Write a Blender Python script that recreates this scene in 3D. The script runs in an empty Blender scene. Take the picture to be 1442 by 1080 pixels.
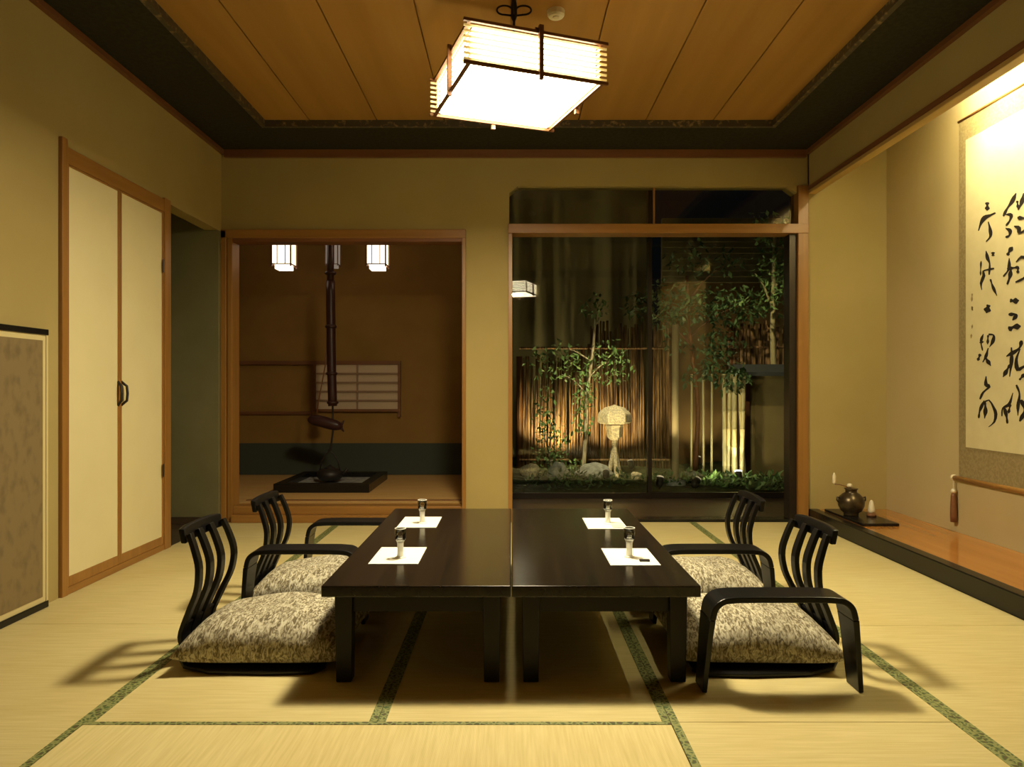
import bpy, bmesh, math, random
from mathutils import Vector, Matrix, Euler
random.seed(7)
PI = math.pi
scene = bpy.context.scene
COL = scene.collection

# ---------------------------------------------------------------- camera / world / exposure
cd = bpy.data.cameras.new('camera'); cam = bpy.data.objects.new('camera', cd); COL.objects.link(cam)
cam.location = (0, 0, 1.0); cam.rotation_euler = (PI/2, 0, 0)
cd.sensor_width = 36; cd.lens = 36*1000/1442; cd.shift_y = 5/1442; cd.shift_x = 1/1442
cd.clip_start = 0.05; cd.clip_end = 100
scene.camera = cam
w = bpy.data.worlds.new('night'); scene.world = w; w.use_nodes = True
w.node_tree.nodes['Background'].inputs[0].default_value = (0.35, 0.45, 0.6, 1)
w.node_tree.nodes['Background'].inputs[1].default_value = 0.004
scene.view_settings.view_transform = 'Standard'
scene.view_settings.look = 'None'
scene.view_settings.gamma = 1.0
scene.view_settings.use_curve_mapping = False
scene.view_settings.exposure = -0.12
LAMP = 30.0            # radiance of the acrylic panel of the lamp
BULB = 78.0            # added disk light just under it, for the bulb inside
WARM = (1.0, 0.84, 0.50)

# ---------------------------------------------------------------- material helpers
def lin(c):
    return tuple(((v/255)/12.92 if v/255 <= .04045 else ((v/255+.055)/1.055)**2.4) for v in c) + (1,)

def mat(name, col, rough=.6, spec=.5, metal=0, noise=None, bump=None, coat=0):
    """noise = (scale xyz, other colour, detail, sharp lo, hi) ; bump = (scale xyz, strength, distance)"""
    m = bpy.data.materials.new(name); m.use_nodes = True
    nt = m.node_tree; b = nt.nodes['Principled BSDF']
    b.inputs['Base Color'].default_value = col if len(col) == 4 else tuple(col)+(1,)
    b.inputs['Roughness'].default_value = rough
    b.inputs['Specular IOR Level'].default_value = spec
    b.inputs['Metallic'].default_value = metal
    b.inputs['Coat Weight'].default_value = coat
    b.inputs['Coat Roughness'].default_value = .08
    tc = nt.nodes.new('ShaderNodeTexCoord')
    def nz(scale, detail=4):
        mp = nt.nodes.new('ShaderNodeMapping'); mp.inputs['Scale'].default_value = scale
        nt.links.new(tc.outputs['Object'], mp.inputs[0])
        n = nt.nodes.new('ShaderNodeTexNoise'); n.inputs['Scale'].default_value = 1; n.inputs['Detail'].default_value = detail
        nt.links.new(mp.outputs[0], n.inputs['Vector']); return n
    if noise:
        n = nz(noise[0], noise[2])
        r = nt.nodes.new('ShaderNodeValToRGB')
        r.color_ramp.elements[0].position = noise[3]; r.color_ramp.elements[1].position = noise[4]
        r.color_ramp.elements[0].color = b.inputs['Base Color'].default_value[:]
        r.color_ramp.elements[1].color = noise[1] if len(noise[1]) == 4 else tuple(noise[1])+(1,)
        nt.links.new(n.outputs['Fac'], r.inputs[0]); nt.links.new(r.outputs[0], b.inputs['Base Color'])
    if bump:
        n = nz(bump[0], 3)
        bp = nt.nodes.new('ShaderNodeBump'); bp.inputs['Strength'].default_value = bump[1]; bp.inputs['Distance'].default_value = bump[2]
        nt.links.new(n.outputs['Fac'], bp.inputs['Height']); nt.links.new(bp.outputs[0], b.inputs['Normal'])
    return m

def emis(name, col, strength):
    m = bpy.data.materials.new(name); m.use_nodes = True
    nt = m.node_tree; nt.nodes.clear()
    e = nt.nodes.new('ShaderNodeEmission'); o = nt.nodes.new('ShaderNodeOutputMaterial')
    e.inputs[0].default_value = tuple(col)+(1,); e.inputs[1].default_value = strength
    nt.links.new(e.outputs[0], o.inputs[0]); return m

def glassmat(name, tint=(1, 1, 1), ior=1.45, rough=0.0, gain=1.0):
    m = bpy.data.materials.new(name); m.use_nodes = True
    nt = m.node_tree; nt.nodes.clear()
    o = nt.nodes.new('ShaderNodeOutputMaterial'); mx = nt.nodes.new('ShaderNodeMixShader')
    t = nt.nodes.new('ShaderNodeBsdfTransparent'); t.inputs[0].default_value = tuple(tint)+(1,)
    g = nt.nodes.new('ShaderNodeBsdfGlossy'); g.inputs['Roughness'].default_value = rough
    f = nt.nodes.new('ShaderNodeFresnel'); f.inputs[0].default_value = ior
    mu = nt.nodes.new('ShaderNodeMath'); mu.operation = 'MULTIPLY'; mu.inputs[1].default_value = gain; mu.use_clamp = True
    nt.links.new(f.outputs[0], mu.inputs[0]); nt.links.new(mu.outputs[0], mx.inputs[0])
    nt.links.new(t.outputs[0], mx.inputs[1]); nt.links.new(g.outputs[0], mx.inputs[2]); nt.links.new(mx.outputs[0], o.inputs[0])
    return m

def translucent(name, col):
    m = bpy.data.materials.new(name); m.use_nodes = True
    nt = m.node_tree; nt.nodes.clear()
    o = nt.nodes.new('ShaderNodeOutputMaterial'); mx = nt.nodes.new('ShaderNodeMixShader'); mx.inputs[0].default_value = .5
    t = nt.nodes.new('ShaderNodeBsdfTranslucent'); d = nt.nodes.new('ShaderNodeBsdfDiffuse')
    t.inputs[0].default_value = tuple(col)+(1,); d.inputs[0].default_value = tuple(col)+(1,)
    nt.links.new(t.outputs[0], mx.inputs[1]); nt.links.new(d.outputs[0], mx.inputs[2]); nt.links.new(mx.outputs[0], o.inputs[0])
    return m

M = {}
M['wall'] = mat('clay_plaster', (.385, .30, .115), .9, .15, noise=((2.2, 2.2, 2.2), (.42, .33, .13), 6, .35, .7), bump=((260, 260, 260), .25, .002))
M['wall_pale'] = mat('pale_clay_plaster', (.52, .42, .21), .9, .15, noise=((2.2, 2.2, 2.2), (.56, .45, .23), 6, .35, .7), bump=((260, 260, 260), .25, .002))
M['wall_rust'] = mat('rust_plaster', (.25, .14, .036), .9, .15, noise=((3, 3, 3), (.29, .165, .045), 5, .35, .7), bump=((200, 200, 200), .3, .002))
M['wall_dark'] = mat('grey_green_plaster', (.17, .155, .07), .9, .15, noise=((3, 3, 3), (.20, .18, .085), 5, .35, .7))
M['cedar'] = mat('cedar_board', (.34, .178, .040), .55, .3, noise=((9, .5, 9), (.42, .23, .058), 6, .3, .75), bump=((60, 2, 60), .1, .001))
M['dark_paper'] = mat('dark_green_black_board', (.022, .022, .014), .75, .2, noise=((40, 40, 40), (.032, .032, .02), 3, .4, .6))
M['wood'] = mat('amber_wood', (.27, .125, .026), .38, .5, noise=((30, 30, 1.2), (.35, .17, .04), 5, .3, .75))
M['woodx'] = mat('amber_wood_crosswise', (.27, .125, .026), .38, .5, noise=((1.2, 30, 30), (.35, .17, .04), 5, .3, .75))
M['woody'] = mat('amber_wood_lengthwise', (.27, .125, .026), .38, .5, noise=((30, 1.2, 30), (.35, .17, .04), 5, .3, .75))
M['beam'] = mat('ochre_beam_wood', (.42, .28, .09), .5, .4, noise=((30, 1.2, 30), (.5, .34, .12), 5, .3, .75))
M['brown_wood'] = mat('brown_wood', (.16, .062, .022), .45, .45, noise=((3, 3, 20), (.21, .085, .03), 4, .3, .7))
M['lip'] = mat('speckled_bamboo_lip', (.05, .04, .022), .45, .5, noise=((34, 34, 34), (.28, .2, .09), 2, .55, .75))
M['fusuma'] = mat('cream_door_paper', (.69, .61, .34), .8, .2, noise=((3, 3, 3), (.73, .65, .37), 4, .3, .7))
M['lacquer'] = mat('black_lacquer', (.009, .008, .007), .26, .35)
M['table'] = mat('dark_brown_lacquer', (.022, .015, .009), .15, .4, noise=((40, 1.5, 40), (.013, .010, .007), 4, .3, .7))
M['iron'] = mat('dark_iron', (.03, .024, .02), .5, .5, metal=.4)
M['black_wood'] = mat('black_bent_wood', (.006, .0055, .0055), .34, .28)
M['underframe'] = mat('dull_black_lacquer', (.009, .007, .005), .4, .25)
M['tatami'] = None
M['toko_floor'] = mat('red_pine_board', (.36, .145, .03), .14, .5, noise=((14, .8, 14), (.46, .20, .045), 5, .3, .75))
M['paper'] = mat('white_paper', (.86, .84, .74), .75, .2)
M['sleeve'] = mat('pale_grey_paper', (.62, .64, .52), .75, .2)
M['scroll_paper'] = mat('aged_scroll_paper', (.66, .58, .33), .8, .15, noise=((14, 14, 14), (.61, .53, .29), 5, .3, .8))
M['brocade'] = mat('olive_scroll_brocade', (.26, .20, .09), .75, .2, noise=((70, 70, 70), (.32, .25, .12), 3, .4, .6))
M['ink'] = mat('ink', (.018, .013, .008), .8, .2)
M['faint_ink'] = mat('faint_brown_ink', (.30, .22, .10), .8, .2)
M['bronze'] = mat('dark_bronze', (.055, .038, .02), .32, .5, metal=.6, noise=((14, 14, 14), (.12, .085, .04), 4, .4, .7))
M['ivory'] = mat('ivory', (.75, .66, .46), .5, .4)
M['screen_paper'] = mat('mottled_brown_screen_paper', (.22, .16, .075), .7, .25, noise=((26, 26, 16), (.165, .118, .054), 6, .48, .72))
M['screen_edge'] = mat('pale_screen_border', (.62, .52, .26), .6, .3)
M['frosted'] = mat('frosted_glass', (.85, .84, .76), .35, .5)
M['engawa'] = mat('dark_veranda_board', (.05, .033, .018), .35, .4, noise=((1, 16, 1), (.075, .05, .028), 4, .3, .7))
M['alu'] = mat('dark_bronze_sash', (.03, .022, .016), .35, .5, metal=.5)
M['soil'] = mat('garden_moss', (.035, .038, .016), .95, .1, noise=((5, 5, 5), (.06, .075, .025), 6, .4, .65), bump=((18, 18, 18), .8, .04))
M['reed'] = mat('split_bamboo', (.42, .24, .105), .7, .3, noise=((45, 45, 3.5), (.09, .04, .018), 5, .38, .62))
M['garden_wall'] = mat('ochre_garden_plaster', (.28, .20, .08), .9, .15, noise=((3, 3, 3), (.22, .155, .06), 5, .3, .7))
M['brown_wall'] = mat('brown_far_plaster', (.20, .125, .045), .9, .15, noise=((2, 2, 2), (.15, .09, .035), 5, .3, .7))
M['tile'] = mat('dark_roof_tile', (.05, .052, .05), .6, .4)
M['siding'] = mat('drab_board_siding', (.30, .25, .13), .8, .2)
M['bamboo'] = mat('pale_bamboo_culm', (.62, .52, .28), .4, .5, noise=((30, 30, 3), (.5, .4, .18), 3, .3, .7))
M['bark'] = mat('pale_bark', (.62, .52, .36), .8, .2, noise=((40, 40, 8), (.22, .16, .09), 4, .4, .65))
M['leaf'] = mat('green_leaf', (.09, .19, .05), .5, .4, noise=((9, 9, 9), (.22, .32, .11), 3, .3, .7))
M['leaf_dark'] = mat('dark_green_leaf', (.045, .085, .028), .5, .4, noise=((9, 9, 9), (.09, .15, .05), 3, .3, .7))
M['granite'] = mat('pale_granite', (.80, .66, .42), .85, .2, noise=((60, 60, 60), (.45, .38, .28), 4, .4, .6), bump=((30, 30, 30), .6, .01))
M['stone'] = mat('grey_stone', (.36, .36, .33), .85, .2, noise=((20, 20, 20), (.22, .22, .2), 5, .4, .6), bump=((20, 20, 20), .8, .02))
M['pole_wood'] = mat('peeled_log', (.72, .56, .32), .6, .3)
M['soot_bamboo'] = mat('sooty_bamboo', (.04, .013, .01), .4, .4)
M['pane'] = glassmat('window_glass', (.93, .96, .93), 1.5, 0, .9)
M['drink_glass'] = glassmat('drinking_glass', (.93, .94, .9), 1.5, .02, 2.4)
M['lampglow'] = emis('lit_lamp_acrylic', (1, .87, .58), LAMP)
M['lampside'] = emis('lit_lamp_side_paper', (1, .87, .58), LAMP*.68)
M['dimlens'] = emis('shielded_lamp_lens', (1, .8, .5), .6)
M['tubeglow'] = emis('lit_fluorescent_tube', (1, .90, .56), 170)
M['lanternglow'] = emis('lit_lantern_paper', (1, .80, .56), 3.2)
M['lanternglow_dim'] = emis('faintly_lit_lantern_paper', (1, .8, .6), .22)
M['spotglow'] = emis('lit_garden_lamp_lens', (1, .93, .66), 60)
M['slat'] = translucent('thin_white_slat', (.9, .82, .6))
M['white_plastic'] = mat('cream_plastic', (.82, .76, .55), .5, .4)
M['shoji'] = mat('dimmed_shoji_paper', (.56, .43, .29), .85, .1)  # white paper darkened: the dim room light is put into its colour

# tatami: fine woven ribs
def tatami_mat(name, along_y):
    m = bpy.data.materials.new(name); m.use_nodes = True
    nt = m.node_tree; b = nt.nodes['Principled BSDF']
    b.inputs['Roughness'].default_value = .62; b.inputs['Specular IOR Level'].default_value = .3
    tc = nt.nodes.new('ShaderNodeTexCoord')
    mp = nt.nodes.new('ShaderNodeMapping'); mp.inputs['Scale'].default_value = (30, 1.5, 1) if not along_y else (1.5, 30, 1)
    nt.links.new(tc.outputs['Object'], mp.inputs[0])
    n = nt.nodes.new('ShaderNodeTexNoise'); n.inputs['Scale'].default_value = 4; n.inputs['Detail'].default_value = 5
    nt.links.new(mp.outputs[0], n.inputs['Vector'])
    r = nt.nodes.new('ShaderNodeValToRGB')
    r.color_ramp.elements[0].position = .3; r.color_ramp.elements[1].position = .75
    k = 1.0 if along_y else 1.08  # crosswise mat lightened, weave sheen put into the colour
    r.color_ramp.elements[0].color = (.56*k, .47*k, .21*k, 1); r.color_ramp.elements[1].color = (.66*k, .57*k, .285*k, 1)
    nt.links.new(n.outputs['Fac'], r.inputs[0])
    n2 = nt.nodes.new('ShaderNodeTexNoise'); n2.inputs['Scale'].default_value = 1.3; n2.inputs['Detail'].default_value = 3
    nt.links.new(tc.outputs['Object'], n2.inputs['Vector'])
    mx = nt.nodes.new('ShaderNodeMixRGB'); mx.blend_type = 'MULTIPLY'; mx.inputs[0].default_value = .3
    r2 = nt.nodes.new('ShaderNodeValToRGB'); r2.color_ramp.elements[0].color = (.86, .74, .55, 1); r2.color_ramp.elements[0].position = .35; r2.color_ramp.elements[1].position = .65
    nt.links.new(n2.outputs['Fac'], r2.inputs[0]); nt.links.new(r.outputs[0], mx.inputs[1]); nt.links.new(r2.outputs[0], mx.inputs[2])
    nt.links.new(mx.outputs[0], b.inputs['Base Color'])
    wv = nt.nodes.new('ShaderNodeTexWave'); wv.bands_direction = 'Y' if along_y else 'X'; wv.inputs['Scale'].default_value = 110
    nt.links.new(tc.outputs['Object'], wv.inputs['Vector'])
    bp = nt.nodes.new('ShaderNodeBump'); bp.inputs['Strength'].default_value = .2; bp.inputs['Distance'].default_value = .001
    nt.links.new(wv.outputs['Fac'], bp.inputs['Height']); nt.links.new(bp.outputs[0], b.inputs['Normal'])
    return m
M['tatami'] = tatami_mat('tatami_rush', True)
M['tatami_x'] = tatami_mat('tatami_rush_crosswise_sheen', False)

def cloth_edge():
    m = bpy.data.materials.new('green_brocade_edging'); m.use_nodes = True
    nt = m.node_tree; b = nt.nodes['Principled BSDF']; b.inputs['Roughness'].default_value = .7
    tc = nt.nodes.new('ShaderNodeTexCoord')
    v = nt.nodes.new('ShaderNodeTexVoronoi'); v.inputs['Scale'].default_value = 58; v.feature = 'DISTANCE_TO_EDGE'
    nt.links.new(tc.outputs['Object'], v.inputs['Vector'])
    r = nt.nodes.new('ShaderNodeValToRGB')
    e = r.color_ramp.elements
    e[0].position = .06; e[0].color = (.24, .25, .085, 1); e[1].position = .2; e[1].color = (.04, .085, .015, 1)
    x = e.new(.34); x.color = (.085, .05, .015, 1)
    nt.links.new(v.outputs['Distance'], r.inputs[0]); nt.links.new(r.outputs[0], b.inputs['Base Color'])
    return m
M['edging'] = cloth_edge()

def cushion_mat():
    m = bpy.data.materials.new('mottled_cushion_weave'); m.use_nodes = True
    nt = m.node_tree; b = nt.nodes['Principled BSDF']; b.inputs['Roughness'].default_value = .8; b.inputs['Specular IOR Level'].default_value = .25
    tc = nt.nodes.new('ShaderNodeTexCoord')
    mp = nt.nodes.new('ShaderNodeMapping'); mp.inputs['Scale'].default_value = (95, 34, 50)
    nt.links.new(tc.outputs['Object'], mp.inputs[0])
    n = nt.nodes.new('ShaderNodeTexNoise'); n.inputs['Scale'].default_value = 1; n.inputs['Detail'].default_value = 4; n.inputs['Distortion'].default_value = 1.3
    nt.links.new(mp.outputs[0], n.inputs['Vector'])
    r = nt.nodes.new('ShaderNodeValToRGB'); e = r.color_ramp.elements
    e[0].position = .40; e[0].color = (.15, .12, .07, 1); e[1].position = .62; e[1].color = (.60, .56, .42, 1)
    x = e.new(.50); x.color = (.36, .32, .22, 1)
    nt.links.new(n.outputs['Fac'], r.inputs[0]); nt.links.new(r.outputs[0], b.inputs['Base Color'])
    n3 = nt.nodes.new('ShaderNodeTexNoise'); n3.inputs['Scale'].default_value = 9; n3.inputs['Detail'].default_value = 2
    nt.links.new(tc.outputs['Object'], n3.inputs['Vector'])
    bp = nt.nodes.new('ShaderNodeBump'); bp.inputs['Strength'].default_value = .5; bp.inputs['Distance'].default_value = .03
    nt.links.new(n3.outputs['Fac'], bp.inputs['Height']); nt.links.new(bp.outputs[0], b.inputs['Normal'])
    return m
M['cushion'] = cushion_mat()

# ---------------------------------------------------------------- geometry helpers
def BM(): return bmesh.new()

def box(bm, a, b, mtx=None):
    x0, y0, z0 = a; x1, y1, z1 = b
    if x0 > x1: x0, x1 = x1, x0
    if y0 > y1: y0, y1 = y1, y0
    if z0 > z1: z0, z1 = z1, z0
    vs = [bm.verts.new(p) for p in ((x0,y0,z0),(x1,y0,z0),(x1,y1,z0),(x0,y1,z0),(x0,y0,z1),(x1,y0,z1),(x1,y1,z1),(x0,y1,z1))]
    for f in ((3,2,1,0),(4,5,6,7),(0,1,5,4),(1,2,6,5),(2,3,7,6),(3,0,4,7)):
        bm.faces.new([vs[i] for i in f])
    if mtx is not None:
        for v in vs: v.co = mtx @ v.co
    return vs

def prism(bm, pts, axis, a, b):
    """extrude polygon pts (2D) along axis from a to b"""
    def P(u, v, t):
        return {'x': (t, u, v), 'y': (u, t, v), 'z': (u, v, t)}[axis]
    A = [bm.verts.new(P(u, v, a)) for u, v in pts]; B = [bm.verts.new(P(u, v, b)) for u, v in pts]
    n = len(pts)
    bm.faces.new(A[::-1]); bm.faces.new(B)
    for i in range(n): bm.faces.new([A[i], A[(i+1) % n], B[(i+1) % n], B[i]])

def tube(bm, pts, rad, seg=10, caps=True):
    pts = [Vector(p) for p in pts]
    if not hasattr(rad, '__len__'): rad = [rad]*len(pts)
    rings = []; up = None
    for i, p in enumerate(pts):
        d = (pts[min(i+1, len(pts)-1)] - pts[max(i-1, 0)]).normalized()
        if up is None: up = Vector((0, 0, 1)) if abs(d.z) < .9 else Vector((1, 0, 0))
        s = d.cross(up)
        if s.length < 1e-4: s = d.orthogonal()
        s.normalize(); u2 = s.cross(d).normalized(); up = u2
        rings.append([bm.verts.new(p + (s*math.cos(2*PI*k/seg) + u2*math.sin(2*PI*k/seg))*rad[i]) for k in range(seg)])
    for i in range(len(rings)-1):
        for k in range(seg):
            bm.faces.new([rings[i][k], rings[i][(k+1) % seg], rings[i+1][(k+1) % seg], rings[i+1][k]])
    if caps:
        bm.faces.new(rings[0][::-1]); bm.faces.new(rings[-1])

def lathe(bm, prof, c=(0, 0, 0), seg=28, sq=1):
    rings = []
    for r, z in prof:
        rings.append([bm.verts.new((c[0]+r*math.cos(2*PI*k/seg), c[1]+r*math.sin(2*PI*k/seg)*sq, c[2]+z)) for k in range(seg)])
    for i in range(len(rings)-1):
        for k in range(seg):
            bm.faces.new([rings[i][k], rings[i][(k+1) % seg], rings[i+1][(k+1) % seg], rings[i+1][k]])
    bm.faces.new(rings[0][::-1]); bm.faces.new(rings[-1])

def strip(bm, path, half_w, thick, axis='y'):
    """a bent plank: path of (u, z) points swept with width along axis; half_w scalar or list; thick scalar or list"""
    n = len(path)
    hw = half_w if hasattr(half_w, '__len__') else [half_w]*n
    th = thick if hasattr(thick, '__len__') else [thick]*n
    rows = []
    for i, (u, z) in enumerate(path):
        a = path[max(i-1, 0)]; b = path[min(i+1, n-1)]
        d = Vector((b[0]-a[0], b[1]-a[1])).normalized(); nn = Vector((-d.y, d.x))*th[i]/2
        q = []
        for s, t in ((1, -1), (1, 1), (-1, 1), (-1, -1)):
            uu = u+nn.x*s; zz = z+nn.y*s; wv = hw[i]*t
            q.append(bm.verts.new((uu, wv, zz) if axis == 'y' else (wv, uu, zz)))
        rows.append(q)
    for i in range(n-1):
        for k in range(4):
            bm.faces.new([rows[i][k], rows[i][(k+1) % 4], rows[i+1][(k+1) % 4], rows[i+1][k]])
    bm.faces.new(rows[0][::-1]); bm.faces.new(rows[-1])

def smoothpath(pts, n=24):
    """Catmull-Rom through 2D/3D points"""
    P = [Vector(p) for p in pts]; out = []
    P = [P[0]*2-P[1]] + P + [P[-1]*2-P[-2]]
    seg = len(P)-3
    for s in range(seg):
        k = max(2, n//seg)
        for j in range(k + (1 if s == seg-1 else 0)):
            t = j/k; a, b, c, d = P[s:s+4]
            out.append(tuple(.5*((2*b)+(c-a)*t+(2*a-5*b+4*c-d)*t*t+(3*b-a-3*c+d)*t**3)))
    return out

def obj(name, bm, m, parent=None, bevel=0, smooth=False, loc=None, mods=None, seg=2):
    bmesh.ops.recalc_face_normals(bm, faces=bm.faces[:])
    me = bpy.data.meshes.new(name); bm.to_mesh(me); bm.free()
    me.materials.append(M[m] if isinstance(m, str) else m)
    o = bpy.data.objects.new(name, me); COL.objects.link(o)
    if smooth:
        for p in me.polygons: p.use_smooth = True
    if bevel:
        b = o.modifiers.new('bevel', 'BEVEL'); b.width = bevel; b.segments = seg; b.limit_method = 'ANGLE'
    if mods:
        s = o.modifiers.new('subsurf', 'SUBSURF'); s.levels = mods; s.render_levels = mods
    if parent is not None: o.parent = parent
    if loc: o.location = loc
    return o

def thing(name, label, cat, loc=(0, 0, 0), rz=0, group=None):
    o = bpy.data.objects.new(name, None); COL.objects.link(o)
    o.location = loc; o.rotation_euler = (0, 0, rz)
    o.empty_display_size = .1
    return tag(o, label, cat, group)

def tag(o, label, cat, group=None):
    o['label'] = label; o['category'] = cat
    if group: o['group'] = group
    return o

def struct(name, bm, m, parent=None, **k):
    o = obj(name, bm, m, parent, **k)
    if parent is None: o['kind'] = 'structure'
    return o

def sroot(name, loc=(0, 0, 0)):
    o = bpy.data.objects.new(name, None); COL.objects.link(o); o.location = loc; o['kind'] = 'structure'; return o

def dup(root, loc, rz, label, group=None):
    r = root.copy(); COL.objects.link(r); r.location = loc; r.rotation_euler = (0, 0, rz); r['label'] = label
    if group: r['group'] = group
    for ch in list(root.children):
        c = ch.copy(); COL.objects.link(c); c.parent = r
        for g in list(ch.children):
            d = g.copy(); COL.objects.link(d); d.parent = c
    return r

# ---------------------------------------------------------------- room constants
XL, XR, YB, YF, ZW = -2.147, 2.205, 5.26, -2.4, 2.75
ZC = 2.785
# floor under the mats
bm = BM(); box(bm, (XL-.9, YF-.1, -.12), (3.0, 5.38, -.05)); struct('floor', bm, 'engawa')

# back wall with openings for the inner room and the veranda window
bm = BM()
T = 5.38
box(bm, (XL-.1, YB, 2.16), (-.347, T, 3.0))           # above the inner room opening
box(bm, (-.347, YB, -.05), (-.015, T, 3.0))             # pier between
box(bm, (-.015, YB, 2.49), (XR, T, 3.0))               # above transom
box(bm, (2.195, YB, -.05), (2.90, T, 3.0))             # right of window, end wall of the tokonoma
prism(bm, [(-.015, 2.49), (-.015, 2.44), (.05, 2.49)], 'y', YB+.001, T)
prism(bm, [(2.115, 2.49), (2.115, 2.44), (2.05, 2.49)], 'y', YB+.001, T)
struct('wall_back', bm, 'wall')
# left wall
bm = BM()
box(bm, (XL-.1, YF-.1, -.05), (XL, 4.455, 3.0))
box(bm, (XL-.1, 4.455, 2.15), (XL, YB, 3.0))
struct('wall_left', bm, 'wall')
# side passage beyond the opening in the left wall
bm = BM()
box(bm, (-3.05, 5.2, -.05), (XL-.0, YB, 2.149)); box(bm, (-3.05, 5.2, 2.149), (XL-.11, YB, 2.4)); box(bm, (-3.15, 4.3, -.05), (-3.05, 5.26, 2.4)); box(bm, (-3.05, 4.3, -.05), (XL-.1, 4.4, 2.4))
box(bm, (-3.15, 4.3, 2.3), (XL-.1, 5.26, 2.4))
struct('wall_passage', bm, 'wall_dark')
bm = BM(); box(bm, (-3.05, 5.185, 0.0), (XL-.001, 5.2, .05)); struct('baseboard_passage', bm, 'engawa')
bm = BM(); box(bm, (-3.05, 4.4, -.05), (XL-.002, 5.2, -.002)); o = struct('floor', bm, 'engawa')
# front wall, behind the camera, and right wall
bm = BM(); box(bm, (XL-.1, YF-.1, -.05), (XR+.1, YF, 3.0)); struct('wall_front', bm, 'brown_wall')  # unseen wall made dark and set back to cut fill light
bm = BM()
box(bm, (XR, YF, -.05), (XR+.08, 2.3, 3.0))
box(bm, (XR, 2.3, 2.475), (XR+.05, YB, 3.0))
struct('wall_right', bm, 'wall')
bm = BM()
box(bm, (2.78, 2.2, -.05), (2.88, YB, 3.0)); box(bm, (XR+.08, 2.2, -.05), (2.78, 2.3, 3.0))
struct('wall_tokonoma', bm, 'wall_pale')
bm = BM(); box(bm, (XR+.08, 2.3, 2.84), (2.78, YB, 2.90)); struct('ceiling', bm, 'wall_dark')
# ceilings: amber boards inside a dark border
bm = BM()
xs = [-1.66, -1.35, -.9, -.45, 0, .45, .9, 1.35, 1.76]
for i in range(8):
    g = .004
    box(bm, (xs[i]+(g if i else 0), YF, ZC), (xs[i+1]-(g if i < 7 else 0), 4.76, ZC+.02))
box(bm, (-1.7, YF, ZC+.02), (1.8, 4.78, ZC+.05))
struct('ceiling', bm, 'cedar')
bm = BM()
box(bm, (XL, YF, ZW), (-1.66, YB, ZW+.12)); box(bm, (1.76, YF, ZW), (XR, YB, ZW+.12)); box(bm, (-1.66, 4.76, ZW), (1.76, YB, ZW+.12))
struct('trim_1', bm, 'dark_paper')
bm = BM()
box(bm, (-1.675, YF, ZW-.008), (-1.645, 4.775, ZC)); box(bm, (1.745, YF, ZW-.008), (1.775, 4.775, ZC)); box(bm, (-1.645, 4.745, ZW-.008), (1.745, 4.775, ZC))
struct('trim_2', bm, 'lip')
bm = BM()
box(bm, (XL, YF, ZW-.03), (XL+.03, YB, ZW)); struct('trim_3', bm, 'brown_wood')
bm = BM(); box(bm, (XL+.03, YB-.03, ZW-.055), (XR-.03, YB, ZW)); struct('trim_4', bm, 'brown_wood')
bm = BM(); box(bm, (XR-.03, YF, ZW-.03), (XR, YB, ZW)); struct('trim_5', bm, 'brown_wood')
# beam over the tokonoma and its black lacquer sill, floor board
bm = BM(); box(bm, (XR-.012, 2.3, 2.428), (XR+.05, YB, 2.452)); o = struct('trim_6', bm, 'beam', bevel=.004)
bm = BM(); box(bm, (XR-.016, 2.3, 2.452), (XR+.05, YB, 2.482)); o = struct('trim_7', bm, 'brown_wood')
bm = BM(); box(bm, (XR-.005, 2.3, -.05), (XR+.065, YB-.001, .10)); o = struct('trim_8', bm, 'lacquer', bevel=.006)
bm = BM(); box(bm, (XR+.066, 2.3, -.05), (2.78, YB-.001, .097)); o = struct('floor', bm, 'toko_floor')

# ---------------------------------------------------------------- openings in the back wall
r = sroot('trim_9', (0, 0, 0))     # timber frame round the inner-room opening
bm = BM(); box(bm, (XL+.001, YB-.02, 0), (-2.105, T+.01, 2.158)); obj('jamb', bm, 'wood', r, bevel=.004)
bm = BM(); box(bm, (-2.10, YB-.012, 0), (-2.063, T+.01, 2.158)); obj('jamb', bm, 'wood', r, bevel=.004)
bm = BM(); box(bm, (-.365, YB-.015, 0), (-.335, T+.01, 2.158)); obj('jamb', bm, 'wood', r, bevel=.004)
bm = BM(); box(bm, (XL+.001, YB-.02, 2.10), (-.335, T+.01, 2.165)); obj('header', bm, 'woodx', r, bevel=.004)
bm = BM(); box(bm, (-2.063, YB-.01, 2.075), (-.365, T, 2.10)); obj('track', bm, 'brown_wood', r)
bm = BM(); box(bm, (-2.063, YB-.04, 0), (-.365, T, .055)); obj('sill', bm, 'woodx', r, bevel=.004)
bm = BM(); box(bm, (-2.063, YB+.01, .055), (-.365, T+.03, .115)); obj('step', bm, 'woodx', r, bevel=.004)
# inner room
bm = BM(); box(bm, (-2.95, T+.03, .0), (-.25, 7.2, .118)); struct('floor', bm, mat('reddish_inner_matting', (.50, .30, .10), .7, .3, noise=((2, 30, 2), (.58, .36, .13), 5, .3, .75)))
bm = BM(); box(bm, (-2.06, T+.13, .118), (-.37, T+.165, .123)); struct('trim_10', bm, 'brown_wood')
bm = BM(); box(bm, (-2.98, 7.15, 0), (-.22, 7.25, 2.7)); struct('wall_inner_back', bm, 'wall_rust')
bm = BM(); box(bm, (-3.0, T, 0), (-2.9, 7.25, 2.7)); struct('wall_inner_left', bm, 'wall_rust')
bm = BM(); box(bm, (-.30, T, 0), (-.2, 7.25, 2.9)); struct('wall_inner_right', bm, 'wall_rust')
bm = BM(); box(bm, (-3.0, T, 2.55), (-.2, 7.25, 2.62)); struct('ceiling', bm, 'brown_wood')
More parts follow.
